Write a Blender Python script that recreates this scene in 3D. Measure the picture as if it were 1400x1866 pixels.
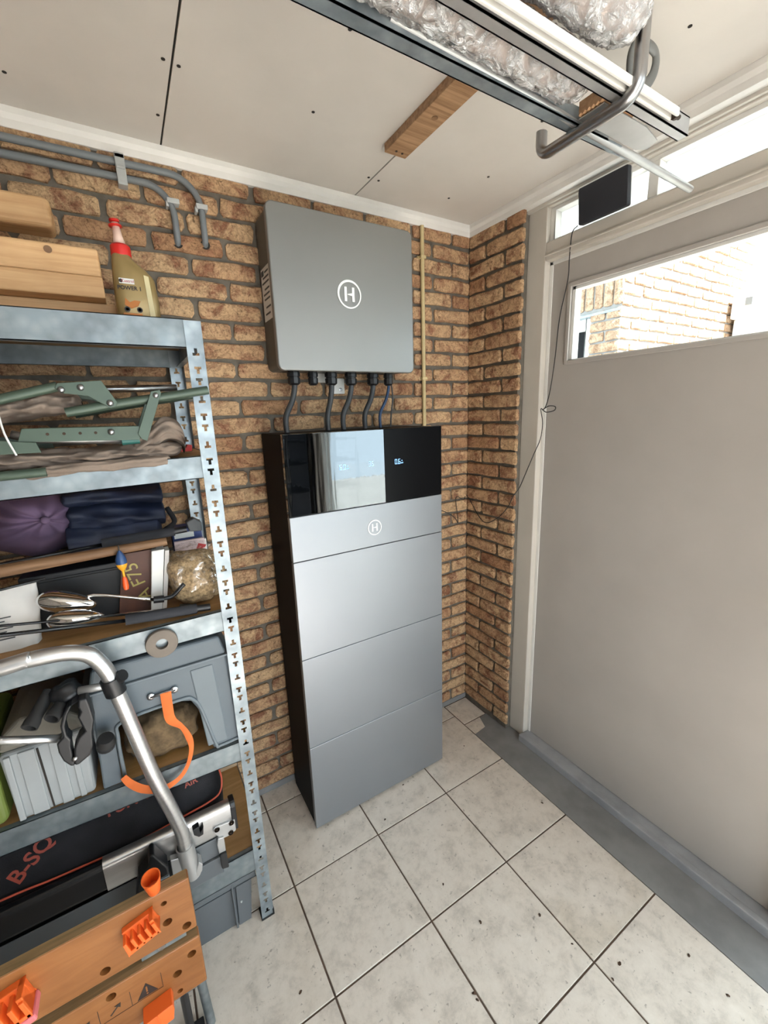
import bpy, bmesh, math, random
from mathutils import Vector, Matrix, noise
for o in list(bpy.data.objects): bpy.data.objects.remove(o, do_unlink=True)
R = random.Random(7)
sc = bpy.context.scene
COL = sc.collection
PI = math.pi

# ------------------------------------------------------------------ camera, sky, sun, exposure
cam_d = bpy.data.cameras.new('camera')
cam_d.sensor_fit = 'HORIZONTAL'; cam_d.sensor_width = 36.0; cam_d.lens = 36.0*765.42/1400.0
cam_d.clip_start = 0.02
cam = bpy.data.objects.new('camera', cam_d); COL.objects.link(cam)
cam.location = (-1.4222, -1.5622, 1.5635); cam.rotation_euler = (1.3425, 0.0346, -0.5466)
sc.camera = cam

w = bpy.data.worlds.new('sky'); sc.world = w; w.use_nodes = True
bgn = w.node_tree.nodes['Background']
bgn.inputs[0].default_value = (0.80, 0.91, 1.0, 1); bgn.inputs[1].default_value = 5.0

sd = bpy.data.lights.new('sun', 'SUN'); sd.energy = 40.0; sd.angle = 0.01; sd.color = (0.97, 0.985, 1.0)
so = bpy.data.objects.new('sun', sd); COL.objects.link(so)
so.rotation_euler = Vector((0.0, 0.76, -1.0)).to_track_quat('-Z', 'Y').to_euler()

def portal(name, loc, rot, sx, sy):
    d = bpy.data.lights.new(name, 'AREA'); d.shape = 'RECTANGLE'; d.size = sx; d.size_y = sy
    d.cycles.is_portal = True
    o = bpy.data.objects.new(name, d); COL.objects.link(o); o.location = loc; o.rotation_euler = rot
portal('daylight_portal_garage_opening', (-.95, -3.36, 1.12), (PI/2, 0, PI), 1.7, 2.24)
portal('daylight_portal_side_window', (0.16, -1.95, 1.15), (0, PI/2, 0), 2.0, 1.1)
portal('daylight_portal_door_window', (0.16, -0.86, 1.87), (0, PI/2, 0), 0.3, 0.76)

vs = sc.view_settings
vs.view_transform = 'Standard'; vs.look = 'None'; vs.gamma = 1.0; vs.use_curve_mapping = False
vs.exposure = 0.28

# ------------------------------------------------------------------ materials
def lin(h):
    h = h.lstrip('#'); c = [int(h[i:i+2], 16)/255 for i in (0, 2, 4)]
    return tuple(((x/12.92) if x <= .04045 else ((x+.055)/1.055)**2.4) for x in c) + (1,)
class N:
    def __init__(s, name):
        s.m = bpy.data.materials.new(name); s.m.use_nodes = True; s.t = s.m.node_tree
        s.b = s.t.nodes['Principled BSDF']; s.out = s.t.nodes['Material Output']
    def n(s, typ, **kw):
        x = s.t.nodes.new('ShaderNode'+typ)
        for k, v in kw.items(): setattr(x, k, v)
        return x
    def l(s, a, b): s.t.links.new(a, b)
    def coords(s, scale=(1,1,1), rnd=False):
        tc = s.n('TexCoord'); mp = s.n('Mapping'); mp.inputs['Scale'].default_value = scale
        s.l(tc.outputs['Object'], mp.inputs['Vector'])
        if rnd:
            oi = s.n('ObjectInfo'); mu = s.n('Math', operation='MULTIPLY'); mu.inputs[1].default_value = 37.0
            s.l(oi.outputs['Random'], mu.inputs[0]); cx = s.n('CombineXYZ')
            for i in range(3): s.l(mu.outputs[0], cx.inputs[i])
            s.l(cx.outputs[0], mp.inputs['Location'])
        return mp.outputs[0]
    def noise(s, vec, scale, detail=4, rough=.55, dist=0):
        x = s.n('TexNoise'); x.inputs['Scale'].default_value = scale; x.inputs['Detail'].default_value = detail
        x.inputs['Roughness'].default_value = rough; x.inputs['Distortion'].default_value = dist
        s.l(vec, x.inputs['Vector']); return x.outputs['Fac']
    def ramp(s, fac, *stops):
        r = s.n('ValToRGB'); e = r.color_ramp.elements
        while len(e) < len(stops): e.new(.5)
        for i, (p, c) in enumerate(stops):
            e[i].position = p; e[i].color = c if isinstance(c, tuple) else lin(c)
        s.l(fac, r.inputs[0]); return r.outputs[0]
    def mix(s, fac, a, b, mode='MIX'):
        x = s.n('MixRGB', blend_type=mode)
        for i, v in enumerate((fac, a, b)):
            if hasattr(v, 'links'): s.l(v, x.inputs[i])
            elif isinstance(v, (int, float)): x.inputs[i].default_value = v
            else: x.inputs[i].default_value = v if isinstance(v, tuple) else lin(v)
        return x.outputs[0]
    def bump(s, h, strength, dist=.002):
        x = s.n('Bump'); x.inputs['Strength'].default_value = strength; x.inputs['Distance'].default_value = dist
        s.l(h, x.inputs['Height']); s.l(x.outputs[0], s.b.inputs['Normal'])
    def set(s, **kw):
        for k, v in kw.items():
            k = k.replace('_', ' ')
            if hasattr(v, 'links'): s.l(v, s.b.inputs[k])
            else: s.b.inputs[k].default_value = v
M = {}
def plain(name, col, rough=.5, metal=0, var=.12, vscale=6, bump=0, bscale=200, spec=.5, coat=0, rnd=False, stretch=(1,1,1)):
    a = N(name); v = a.coords(stretch, rnd); base = lin(col)
    dark = tuple(c*(1-var*2) for c in base[:3])+(1,)
    f = a.noise(v, vscale, 5)
    a.set(Base_Color=a.ramp(f, (.3, dark), (.65, base)), Roughness=rough, Metallic=metal)
    a.b.inputs['Specular IOR Level'].default_value = spec
    if coat: a.b.inputs['Coat Weight'].default_value = coat; a.b.inputs['Coat Roughness'].default_value = .08
    if bump: a.bump(a.noise(v, bscale, 3), bump, .001)
    M[name] = a.m; return a
# brick: tan, rough, with red-brown patches; every brick its own mix
def brick_mat(name, c1, c2, c3, c4):
    a = N(name); v = a.coords(rnd=True); oi = a.n('ObjectInfo')
    basec = a.ramp(oi.outputs['Random'], (0, c1), (.35, c2), (.7, c1), (1, c3))
    patch = a.noise(v, 16, 8, .72, .4)
    f = a.ramp(patch, (.48, '000000'), (.62, 'ffffff'))
    c = a.mix(f, basec, c4)
    fine = a.noise(v, 160, 4, .7)
    c = a.mix(.55, c, a.ramp(fine, (.3, '7a6a5c'), (.5, 'ffffff')), 'MULTIPLY')
    crack = a.ramp(a.noise(v, 13, 4, .6, 1.8), (.44, 'ffffff'), (.495, '5b4636'), (.505, '5b4636'), (.55, 'ffffff'))
    c = a.mix(.3, c, crack, 'MULTIPLY')
    pit = a.ramp(a.noise(v, 75, 3, .6, .8), (.30, '4a3a30'), (.40, 'ffffff'))
    c = a.mix(.6, c, pit, 'MULTIPLY')
    a.set(Base_Color=c, Roughness=.95); a.b.inputs['Specular IOR Level'].default_value = .15
    h = a.mix(.5, a.noise(v, 45, 6, .7, 1.2), a.noise(v, 14, 3, .5, .5))
    a.bump(h, 1.0, .018); M[name] = a.m
brick_mat('brick', 'd8b68e', 'cca680', 'b78c69', '9a6d54')
brick_mat('brick_outdoor', 'c9ad92', 'bfa186', 'b19277', 'a38268')
plain('mortar', '736c62', .95, var=.18, vscale=30, bump=.8, bscale=120, spec=.1)
def tile_mat():
    a = N('floor_tile'); v = a.coords(rnd=True)
    c = a.ramp(a.noise(v, 16, 9, .74, .25), (.3, 'bab1a6'), (.5, 'd8cec2'), (.72, 'e3dacf'))
    blot = a.ramp(a.noise(v, 2.2, 4), (.6, 'ffffff'), (.75, 'dcd5c8'))
    c = a.mix(.6, c, blot, 'MULTIPLY')
    speck = a.ramp(a.noise(v, 70, 3, .6), (.28, '6f655a'), (.36, 'ffffff'))
    c = a.mix(.5, c, speck, 'MULTIPLY')
    a.set(Base_Color=c, Roughness=.42); a.bump(a.noise(v, 30, 5), .15, .002); M['floor_tile'] = a.m
tile_mat()
plain('grout', '665447', .95, var=.2, vscale=20, bump=.5)
plain('concrete', '888786', .8, var=.14, vscale=9, bump=.35, bscale=90)
plain('concrete_light', 'a2a3a5', .75, var=.12, vscale=12, bump=.3, bscale=90)
plain('gypsum', 'd2ccc4', .85, var=.05, vscale=3, bump=.12, bscale=60, rnd=True)
plain('dark_gap', '2e2924', .95)
plain('trim_white', 'e2dfd9', .5, var=.05, vscale=8)
a = N('door_paint'); _v = a.coords(); _w = a.coords((1, 3, 9))
_c = a.ramp(a.noise(_v, 3, 5), (.3, 'aaa49d'), (.65, 'b2aca5'))
_c = a.mix(.35, _c, a.ramp(a.noise(_w, 9, 7, .7, 1.5), (.70, 'ffffff'), (.76, '4a443e')), 'MULTIPLY')
a.set(Base_Color=_c, Roughness=.38); a.bump(a.noise(_v, 90, 3), .05, .001); M['door_paint'] = a.m
plain('frame_paint', 'c9c2b7', .36, var=.04, vscale=5)
plain('frame_white', 'e4e2dc', .4, var=.04, vscale=5)
plain('plaster', 'a9a49c', .9, var=.06, vscale=4, bump=.2)
plain('wall_brown', '7d756d', .95, var=.15, vscale=6)
def wood(name, c1, c2, scale=26, knots=False, rough=.6):
    a = N(name); v = a.coords((1.2, scale, scale), True)
    g = a.noise(v, 2.2, 5, .6, 1.0)
    c = a.ramp(g, (.34, c2), (.62, c1))
    v2 = a.coords((1, 1, 1), True)
    c = a.mix(.35, c, a.ramp(a.noise(v2, 7, 3), (.35, 'c9b8a4'), (.6, 'ffffff')), 'MULTIPLY')
    a.set(Base_Color=c, Roughness=rough); a.bump(g, .15, .001); M[name] = a.m
wood('timber', 'd3ab7c', 'bf9464'); wood('lath_wood', 'b38f6c', '8b6848', 30)
wood('chipboard', 'b58d5f', '96703f', 8); wood('stick_wood', '8a6849', '6a4d34', 40)
wood('bench_wood', '9a6436', '845226', 12, rough=.45); wood('bench_edge', '9c7c56', '75603f', 18)
wood('deck_wood', 'c09a74', 'a47c58', 30)
def galv(name, c1, c2, rough=.38):
    a = N(name); v = a.coords()
    x = a.n('TexVoronoi'); x.inputs['Scale'].default_value = 45; a.l(v, x.inputs['Vector'])
    c = a.mix(.55, a.ramp(a.noise(v, 9, 5), (.35, c2), (.62, c1)), a.ramp(x.outputs['Distance'], (0, 'ffffff'), (.7, 'c4ccd0')), 'MULTIPLY')
    a.set(Base_Color=c, Roughness=a.ramp(a.noise(v, 30, 4), (.3, (rough-.08,)*3+(1,)), (.7, (rough+.12,)*3+(1,))), Metallic=.6); M[name] = a.m
galv('galvanised', 'aab3b7', '878f94', .42); galv('galvanised_beam', '929a9d', '767d81', .42); galv('galvanised_dark', '9aa0a2', '6f7678', .45)
plain('aluminium', 'd8d8d8', .32, .9, var=.06, vscale=12, stretch=(1,14,14))
plain('aluminium_matt', 'bcbcbb', .45, .7, var=.08, vscale=10)
plain('steel', 'a9a9aa', .3, 1, var=.06)
plain('chrome', 'e6e6e6', .06, 1, var=.01)
plain('bolt_dark', '4c4038', .45, .8)
plain('box_paint', '8c8c8a', .42, .6, var=.02, vscale=3, bump=.04, bscale=500)
plain('box_side', '55534f', .5, .15, var=.03)
plain('module_paint', '989ca1', .43, .8, var=.02, vscale=3, bump=.03, bscale=500)
plain('black_satin', '08080a', .3, 0, var=.0, spec=.1)
plain('black_case', '06080d', .5, 0, var=.05, spec=.06)
plain('black_plastic', '17181b', .4, 0, var=.1)
plain('black_rubber', '242323', .75, 0, var=.1)
plain('dark_fabric', '1e1d21', .9, 0, var=.25, vscale=20, bump=.5, bscale=400)
plain('cable_grey', '404346', .5); plain('cable_blue', '2d4a6e', .5)
plain('conduit_grey', '74797c', .5, var=.06); plain('clip_grey', 'b5b7b5', .5)
plain('cream_tube', 'cdb98a', .45, var=.12, vscale=14)
plain('white_plastic', 'dcdcd8', .4, var=.03); plain('mark_white', 'f4f4f2', .5, var=0)
plain('red_plastic', 'c8231c', .35); plain('bottle_gold', '9a8355', .35, .35, var=.06)
plain('bottle_pale', 'd7c99a', .4, var=.04); plain('orange_print', 'c97a2c', .5)
plain('dark_print', '2b2420', .5); plain('red_print', 'b3232b', .5)
plain('spout_clear', 'd9b9a8', .3)
plain('chair_green', '48574a', .42, .2, var=.08); plain('teal_plastic', '1f5a54', .45)
plain('khaki_fabric', '87776a', .9, var=.16, vscale=14, bump=.5, bscale=300)
plain('white_cord', 'e4e2de', .6)
plain('purple_fabric', '604c66', .85, var=.25, vscale=8, bump=.3, bscale=200)
plain('navy_fabric', '16213c', .7, var=.4, vscale=8, bump=.3, bscale=200)
plain('foam', '313237', .9, var=.08, bump=.3, bscale=300); plain('rod_black', '121214', .22, var=.05)
plain('float_blue', '2b4a78', .3); plain('float_yellow', 'e8a52a', .35); plain('float_orange', 'ee5a22', .35)
plain('paper', 'd8d4cf', .8, var=.06, vscale=12); plain('paper_pink', 'dcc5c4', .8, var=.06)
plain('book_brown', '5a3322', .55, var=.3, vscale=16); plain('book_ink', 'a89a55', .6); plain('blue_card', '23366e', .5)
plain('seeds', 'b99d76', .9, var=.35, vscale=130, bump=1.0, bscale=240)
plain('black_box', '101114', .5)
plain('magnet', '7a6f64', .7, var=.1, vscale=20)
plain('stool_plastic', '5c666d', .5, var=.07, vscale=6, bump=.12, bscale=350)
plain('stool_edge', '6d767c', .5, var=.06)
plain('case_grey', '95999a', .5, var=.07, vscale=7); plain('case_top', '6e6a60', .7, var=.15)
plain('green_plastic', '6c7a35', .55, var=.15, vscale=5)
plain('coir', '7d674b', .98, var=.3, vscale=40, bump=1, bscale=160)
plain('strap_orange', 'dd6f2e', .75, var=.1, vscale=30, bump=.3, bscale=400)
plain('piping_orange', 'c95840', .6); plain('print_orange', '8e3a2a', .6)
plain('crate_grey', '5d6164', .5, var=.05); plain('peg_orange', 'ef6a2a', .38, var=.05); plain('peg_pink', 'e0787c', .5)
plain('hole_dark', '3a2c20', .9); plain('leaf_brown', '4a3626', .9); plain('hose_grey', '6d6d6a', .5)
plain('panel_dark', '23262e', .5, var=.05)
plain('render_white', 'e8e8e6', .8, var=.03); plain('paving', '9b958c', .9, var=.15)
def gloss_panel():
    a = N('gloss_panel'); a.set(Base_Color=(.135, .145, .155, 1), Metallic=1.0, Roughness=.03)
    v = a.coords((14, 1, .9)); a.bump(a.noise(v, 1.6, 2), .12, .004); M['gloss_panel'] = a.m
gloss_panel()
def glass_mats():
    a = N('window_glass'); t = a.n('BsdfTransparent'); t.inputs[0].default_value = (.95, .98, .97, 1); g = a.n('BsdfGlossy'); g.inputs['Roughness'].default_value = .01
    f = a.n('LayerWeight'); f.inputs[0].default_value = .5; pw = a.n('Math', operation='POWER'); pw.inputs[1].default_value = 5.0; a.l(f.outputs['Facing'], pw.inputs[0])
    ma = a.n('Math', operation='MULTIPLY_ADD'); ma.inputs[1].default_value = .9; ma.inputs[2].default_value = .04; a.l(pw.outputs[0], ma.inputs[0]); m = a.n('MixShader')
    a.l(ma.outputs[0], m.inputs[0]); a.l(t.outputs[0], m.inputs[1]); a.l(g.outputs[0], m.inputs[2]); a.l(m.outputs[0], a.out.inputs[0]); M['window_glass'] = a.m
    a = N('frosted_glass'); t = a.n('BsdfTranslucent'); t.inputs[0].default_value = (.93, .95, .94, 1); g = a.n('BsdfGlossy'); g.inputs['Roughness'].default_value = .15
    m = a.n('MixShader'); m.inputs[0].default_value = .06
    a.l(t.outputs[0], m.inputs[1]); a.l(g.outputs[0], m.inputs[2]); a.l(m.outputs[0], a.out.inputs[0]); M['frosted_glass'] = a.m
    a = N('clear_film'); v = a.coords()
    t = a.n('BsdfTransparent'); t.inputs[0].default_value = (.93, .91, .9, 1)
    g = a.n('BsdfGlossy'); g.inputs['Roughness'].default_value = .16
    d = a.n('BsdfDiffuse'); d.inputs[0].default_value = (.8, .78, .77, 1)
    bp = a.n('Bump'); bp.inputs['Strength'].default_value = .9; bp.inputs['Distance'].default_value = .02
    a.l(a.noise(v, 34, 5, .6, 2.0), bp.inputs['Height'])
    for q in (g, d): a.l(bp.outputs[0], q.inputs['Normal'])
    m1 = a.n('MixShader'); m1.inputs[0].default_value = .45; a.l(g.outputs[0], m1.inputs[1]); a.l(d.outputs[0], m1.inputs[2])
    m2 = a.n('MixShader'); a.l(a.ramp(a.noise(v, 26, 4, .6, 1.5), (.38, (.2,)*3+(1,)), (.6, (.88,)*3+(1,))), m2.inputs[0]); a.l(t.outputs[0], m2.inputs[1]); a.l(m1.outputs[0], m2.inputs[2])
    a.l(m2.outputs[0], a.out.inputs[0]); M['clear_film'] = a.m
glass_mats()
def emit(name, col, st):
    a = N(name); a.set(Base_Color=lin(col)); a.b.inputs['Emission Color'].default_value = lin(col); a.b.inputs['Emission Strength'].default_value = st; M[name] = a.m
emit('led_blue', '8fc4ff', 1.3)
a = N('clear_bag'); t = a.n('BsdfTransparent'); g = a.n('BsdfGlossy'); g.inputs['Roughness'].default_value = .12; m = a.n('MixShader')
_v = a.coords(); a.l(a.ramp(a.noise(_v, 40, 4, .6, 2), (.5, (.04,)*3+(1,)), (.68, (.4,)*3+(1,))), m.inputs[0]); a.l(t.outputs[0], m.inputs[1]); a.l(g.outputs[0], m.inputs[2]); a.l(m.outputs[0], a.out.inputs[0]); M['clear_bag'] = a.m
plain('cardboard', 'b09678', .85, var=.05, vscale=4)
plain('mortar_outdoor', '9c9a97', .95, var=.1, vscale=20)
plain('wrap_core', 'cbbdb5', .6, var=.2, vscale=10)

# ------------------------------------------------------------------ mesh helpers
OFF = {}
def S(n, lo=-1, hi=1): return R.uniform(lo, hi)*n
def smooth_path(pts, k=6, closed=False):
    P = [Vector(p) for p in pts]; n = len(P); out = []
    rng = range(n if closed else n-1)
    for i in rng:
        p1, p2 = P[i], P[(i+1) % n]
        p0 = P[i-1] if (closed or i > 0) else p1*2-p2
        p3 = P[(i+2) % n] if (closed or i+2 < n) else p2*2-p1
        for j in range(k):
            t = j/k
            out.append(.5*((2*p1)+(p2-p0)*t+(2*p0-5*p1+4*p2-p3)*t*t+(3*p1-p0-3*p2+p3)*t**3))
    if not closed: out.append(P[-1])
    return out
class MB:
    def __init__(s): s.v = []; s.f = []
    def add(s, v, f, mtx=None):
        b = len(s.v)
        s.v += [tuple(mtx @ Vector(p)) if mtx else tuple(p) for p in v]
        s.f += [tuple(i+b for i in q) for q in f]; return s
    def box(s, x0, x1, y0, y1, z0, z1, mtx=None):
        x0, x1 = min(x0, x1), max(x0, x1); y0, y1 = min(y0, y1), max(y0, y1); z0, z1 = min(z0, z1), max(z0, z1)
        v = [(x, y, z) for z in (z0, z1) for y in (y0, y1) for x in (x0, x1)]
        return s.add(v, [(0,2,3,1),(4,5,7,6),(0,1,5,4),(2,6,7,3),(0,4,6,2),(1,3,7,5)], mtx)
    def bar(s, a, b, wid, hgt, up=(0,0,1)):
        a, b = Vector(a), Vector(b); d = (b-a); L = d.length; d.normalize(); u = Vector(up); side = d.cross(u).normalized(); u = side.cross(d)
        m = Matrix((d, side, u)).transposed().to_4x4(); m.translation = a
        return s.box(0, L, -wid/2, wid/2, -hgt/2, hgt/2, m)
    def tube(s, pts, r, n=10, closed=False, cap=True, flat=None):
        P = [Vector(p) for p in pts]; m = len(P); rings = []; ref = None
        for i in range(m):
            if closed: d = P[(i+1) % m]-P[i-1]
            else: d = P[min(i+1, m-1)]-P[max(i-1, 0)]
            if d.length < 1e-9: d = Vector((0,0,1))
            d.normalize()
            if ref is None: ref = Vector((0,0,1)) if abs(d.z) < .9 else Vector((0,1,0))
            u = (ref-d*ref.dot(d)); u.normalize(); ref = u; q = d.cross(u)
            ri = r[i] if isinstance(r, (list, tuple)) else r
            fa, fb = flat if flat else (1, 1)
            rings.append([P[i]+(u*math.cos(2*PI*k/n)*fa+q*math.sin(2*PI*k/n)*fb)*ri for k in range(n)])
        v = [p for g in rings for p in g]; f = []
        for i in range(m if closed else m-1):
            j = (i+1) % m
            for k in range(n): f.append((i*n+k, i*n+(k+1) % n, j*n+(k+1) % n, j*n+k))
        if cap and not closed: f += [tuple(range(n))[::-1], tuple((m-1)*n+k for k in range(n))]
        return s.add(v, f)
    def lathe(s, prof, org=(0,0,0), axis=(0,0,1), n=16, mtx=None, cap=True):
        ax = Vector(axis).normalized(); q = Vector((0,0,1)).rotation_difference(ax).to_matrix().to_4x4(); q.translation = Vector(org)
        if mtx: q = mtx @ q
        v = []; f = []
        for r, z in prof: v += [(r*math.cos(2*PI*k/n), r*math.sin(2*PI*k/n), z) for k in range(n)]
        for i in range(len(prof)-1):
            for k in range(n): f.append((i*n+k, i*n+(k+1) % n, (i+1)*n+(k+1) % n, (i+1)*n+k))
        if cap and prof[0][0] > 1e-6: f.append(tuple(range(n))[::-1])
        if cap and prof[-1][0] > 1e-6: f.append(tuple((len(prof)-1)*n+k for k in range(n)))
        return s.add(v, f, q)
    def prism(s, poly, ax, d0, d1, mtx=None):
        def P(a, b, c): return {'x': (c, a, b), 'y': (a, c, b), 'z': (a, b, c)}[ax]
        n = len(poly); v = [P(a, b, d0) for a, b in poly]+[P(a, b, d1) for a, b in poly]
        f = [tuple(range(n)), tuple(range(2*n-1, n-1, -1))]+[(i, i+n, (i+1) % n+n, (i+1) % n) for i in range(n)]
        return s.add(v, f, mtx)
    def grid(s, fn, nu, nv, closeu=False):
        v = [fn(i/(nu if closeu else nu-1), j/(nv-1)) for j in range(nv) for i in range(nu)]; f = []
        for j in range(nv-1):
            for i in range(nu if closeu else nu-1): f.append((j*nu+i, j*nu+(i+1) % nu, (j+1)*nu+(i+1) % nu, (j+1)*nu+i))
        return s.add(v, f)
    def build(s, name, mat, parent=None, smooth=False, bevel=0, seg=2, label=None, fix=True, auto=None):
        vs = [Vector(p) for p in s.v]
        lo = Vector([min(p[i] for p in vs) for i in range(3)]); hi = Vector([max(p[i] for p in vs) for i in range(3)])
        c = (lo+hi)/2
        if parent is None: c.z = lo.z
        me = bpy.data.meshes.new(name); me.from_pydata([tuple(p-c) for p in vs], [], s.f); me.update()
        if fix:
            bm = bmesh.new(); bm.from_mesh(me); bmesh.ops.remove_doubles(bm, verts=bm.verts, dist=1e-6)
            bmesh.ops.recalc_face_normals(bm, faces=bm.faces); bm.to_mesh(me); bm.free()
        me.materials.append(M[mat])
        if smooth:
            me.polygons.foreach_set('use_smooth', [True]*len(me.polygons))
            if auto: me.set_sharp_from_angle(angle=math.radians(auto))
        o = bpy.data.objects.new(name, me); COL.objects.link(o)
        if bevel:
            b = o.modifiers.new('bevel', 'BEVEL'); b.width = bevel; b.segments = seg; b.limit_method = 'ANGLE'; b.angle_limit = math.radians(40)
        OFF[o.name] = c
        if parent is not None: o.parent = parent; o.location = c-OFF[parent.name]
        else: o.location = c
        if label: o['label'] = label
        return o
def box(name, mat, parent, *d, **k): return MB().box(*d).build(name, mat, parent, **k)
def tag(o, label, cat, group=None):
    o['label'] = label; o['category'] = cat
    if group: o['group'] = group
    return o
def thing(name, label, cat, loc, group=None):
    o = bpy.data.objects.new(name, None); COL.objects.link(o); o.location = loc; o.empty_display_size = .05
    OFF[o.name] = Vector(loc); return tag(o, label, cat, group)
def struct(o): o['kind'] = 'structure'; return o
def inst(name, me, loc, parent, rz=0, sc_=(1,1,1), ry=0):
    o = bpy.data.objects.new(name, me); COL.objects.link(o); OFF[o.name] = Vector(loc)
    o.rotation_euler = (0, ry, rz); o.scale = sc_
    if parent is not None: o.parent = parent; o.location = Vector(loc)-OFF[parent.name]
    else: o.location = loc
    return o
def text_geo(string, size, ext=.0004, bold=False):
    cu = bpy.data.curves.new('lettering', 'FONT'); cu.body = string; cu.size = size; cu.extrude = ext; cu.align_x = 'CENTER'; cu.align_y = 'CENTER'; cu.resolution_u = 3
    if bold: cu.offset = size*.02
    o = bpy.data.objects.new('lettering', cu); COL.objects.link(o); bpy.context.view_layer.update()
    me = bpy.data.meshes.new_from_object(o.evaluated_get(bpy.context.evaluated_depsgraph_get()))
    v = [tuple(p.co) for p in me.vertices]; f = [tuple(p.vertices) for p in me.polygons]
    bpy.data.objects.remove(o); bpy.data.curves.remove(cu); bpy.data.meshes.remove(me)
    return v, f
def frame(org, ux, uy):
    ux, uy = Vector(ux).normalized(), Vector(uy).normalized(); m = Matrix((ux, uy, ux.cross(uy))).transposed().to_4x4(); m.translation = Vector(org); return m
def rrect(x0, x1, z0, z1, r, n=4):
    p = []
    for cx, cz, a in ((x1-r, z0+r, -90), (x1-r, z1-r, 0), (x0+r, z1-r, 90), (x0+r, z0+r, 180)):
        for i in range(n+1): t = math.radians(a+90*i/n); p.append((cx+r*math.cos(t), cz+r*math.sin(t)))
    return p
def nz(p, s=1.0, seed=0): return noise.noise(Vector(p)*s+Vector((seed*13.1, seed*7.7, seed*3.3)))
# ------------------------------------------------------------------ survey: a sight line from the photograph's standpoint, cut with a plane y = const (A), x = const (AX) or z = const (AZ) at a thing's real distance
_C = Vector((-1.42221923,-1.56224048,1.56352229)); 
from mathutils import Euler
_Rm = Euler((1.3425,.0346,-.5466),'XYZ').to_matrix()
def _un(u,v,i,val):
    d=_Rm@Vector(((u-700)/765.42,-(v-933)/765.42,-1)); t=(val-_C[i])/d[i]; p=_C+d*t; return (round(p.x,4),round(p.y,4),round(p.z,4))
def A(u,v,y): return _un(u,v,1,y)
def AX(u,v,x): return _un(u,v,0,x)
def AZ(u,v,z): return _un(u,v,2,z)

# ------------------------------------------------------------------ room shell
HC = 2.345; XW = -2.75; YF = -3.3
floor = struct(box('floor', 'grout', None, XW, 0.0, YF, 0.0, -.06, -.003))
TS = 1/3
tme = {}
def tile_mesh(wx, wy):
    key = (round(wx, 3), round(wy, 3))
    if key not in tme:
        b = MB().box(-wx/2, wx/2, -wy/2, wy/2, -.008, 0)
        o = b.build('tile', 'floor_tile', None, bevel=0); me = o.data; bpy.data.objects.remove(o)
        bm = bmesh.new(); bm.from_mesh(me); bmesh.ops.translate(bm, verts=bm.verts, vec=(0, 0, -.008))
        bmesh.ops.bevel(bm, geom=[e for e in bm.edges if all(v.co.z > -.001 for v in e.verts)], offset=.0012, segments=1, affect='EDGES')
        bm.to_mesh(me); bm.free(); tme[key] = me
    return tme[key]
xs = [-.153]+[-.486-TS*i for i in range(8)]; ys = [0, -.0905]+[-.424-TS*i for i in range(8)]
for i in range(len(xs)-1):
    for j in range(len(ys)-1):
        wx, wy = xs[i]-xs[i+1]-.005, ys[j]-ys[j+1]-.005
        inst('tile', tile_mesh(wx, wy), ((xs[i]+xs[i+1])/2, (ys[j]+ys[j+1])/2, S(.0006)), floor)
inst('tile', tile_mesh(.145, .155), (-.077, -.085, -.001), floor)
inst('tile', tile_mesh(.10, .075), (-.10, -.205, -.0015), floor)
# concrete strip along the door side and the raised door sill
strip = struct(MB().prism([(-.153, -.245), (-.075, -.235), (-.05, -.17), (0, -.165), (.0, -.30), (.15, -.30), (.15, YF), (-.153, YF)], 'z', -.05, -.0005).build('floor_strip', 'concrete'))
sill = struct(MB().box(-.005, .02, -.387, -2.56, -.01, .032).box(.02, .085, -.387, -2.56, -.01, .026).build('door_sill', 'concrete_light', bevel=.004))

wall_back = struct(box('wall_back', 'mortar', None, XW, .02, .0, .12, -.05, HC+.1))
wall_right = struct(box('wall_right', 'mortar', None, .0, .12, -.3, .0, -.05, HC+.1))
PITCH = .0618; Z0 = 2.222
def brick_mesh(L, H, seed, mat='brick', proud=.011):
    r = random.Random(seed); N_ = 12; out = []
    per = [(-.5, -.3), (-.47, -.5), (-.16, -.5), (.17, -.5), (.47, -.5), (.5, -.28), (.5, .3), (.46, .5), (.15, .5), (-.2, .5), (-.47, .5), (-.5, .25)]
    base = [((a*L+r.uniform(-1, 1)*.0022), (b*H+r.uniform(-1, 1)*.0028)) for a, b in per]
    v = []; f = []
    for d, ins in ((-.003, -.0005), (proud*.7, .0), (proud, .005)):
        for a, b in base:
            k = 1-ins/(L/2); q = 1-ins/(H/2)
            v.append((a*k, -(d+(r.uniform(-.002, .0025) if d > .009 else 0)), b*q))
    for i in range(2):
        for k in range(N_): f.append((i*N_+k, i*N_+(k+1) % N_, (i+1)*N_+(k+1) % N_, (i+1)*N_+k))
    c = len(v); v += [(-L*.22, -proud-r.uniform(-.001, .003), r.uniform(-.1, .1)*H), (L*.22, -proud-r.uniform(-.001, .003), r.uniform(-.1, .1)*H)]
    o = 2*N_
    left = [9, 10, 11, 0, 1, 2]; right = [3, 4, 5, 6, 7, 8]
    for a, b in zip(left, left[1:]): f.append((o+a, o+b, c))
    for a, b in zip(right, right[1:]): f.append((o+a, o+b, c+1))
    f += [(o+2, o+3, c+1, c), (o+8, o+9, c, c+1)]
    me = bpy.data.meshes.new('brick'); me.from_pydata(v, [], f); me.update()
    bm = bmesh.new(); bm.from_mesh(me); bmesh.ops.recalc_face_normals(bm, faces=bm.faces); bm.to_mesh(me); bm.free()
    me.materials.append(M[mat]); return me
FULL = [brick_mesh(.2, .049, i) for i in range(12)]
HALF = [brick_mesh(.094, .049, 50+i) for i in range(6)]
stuff_b = MB()
rows = 38
def zrow(k): return Z0+.0618-PITCH*k
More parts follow.
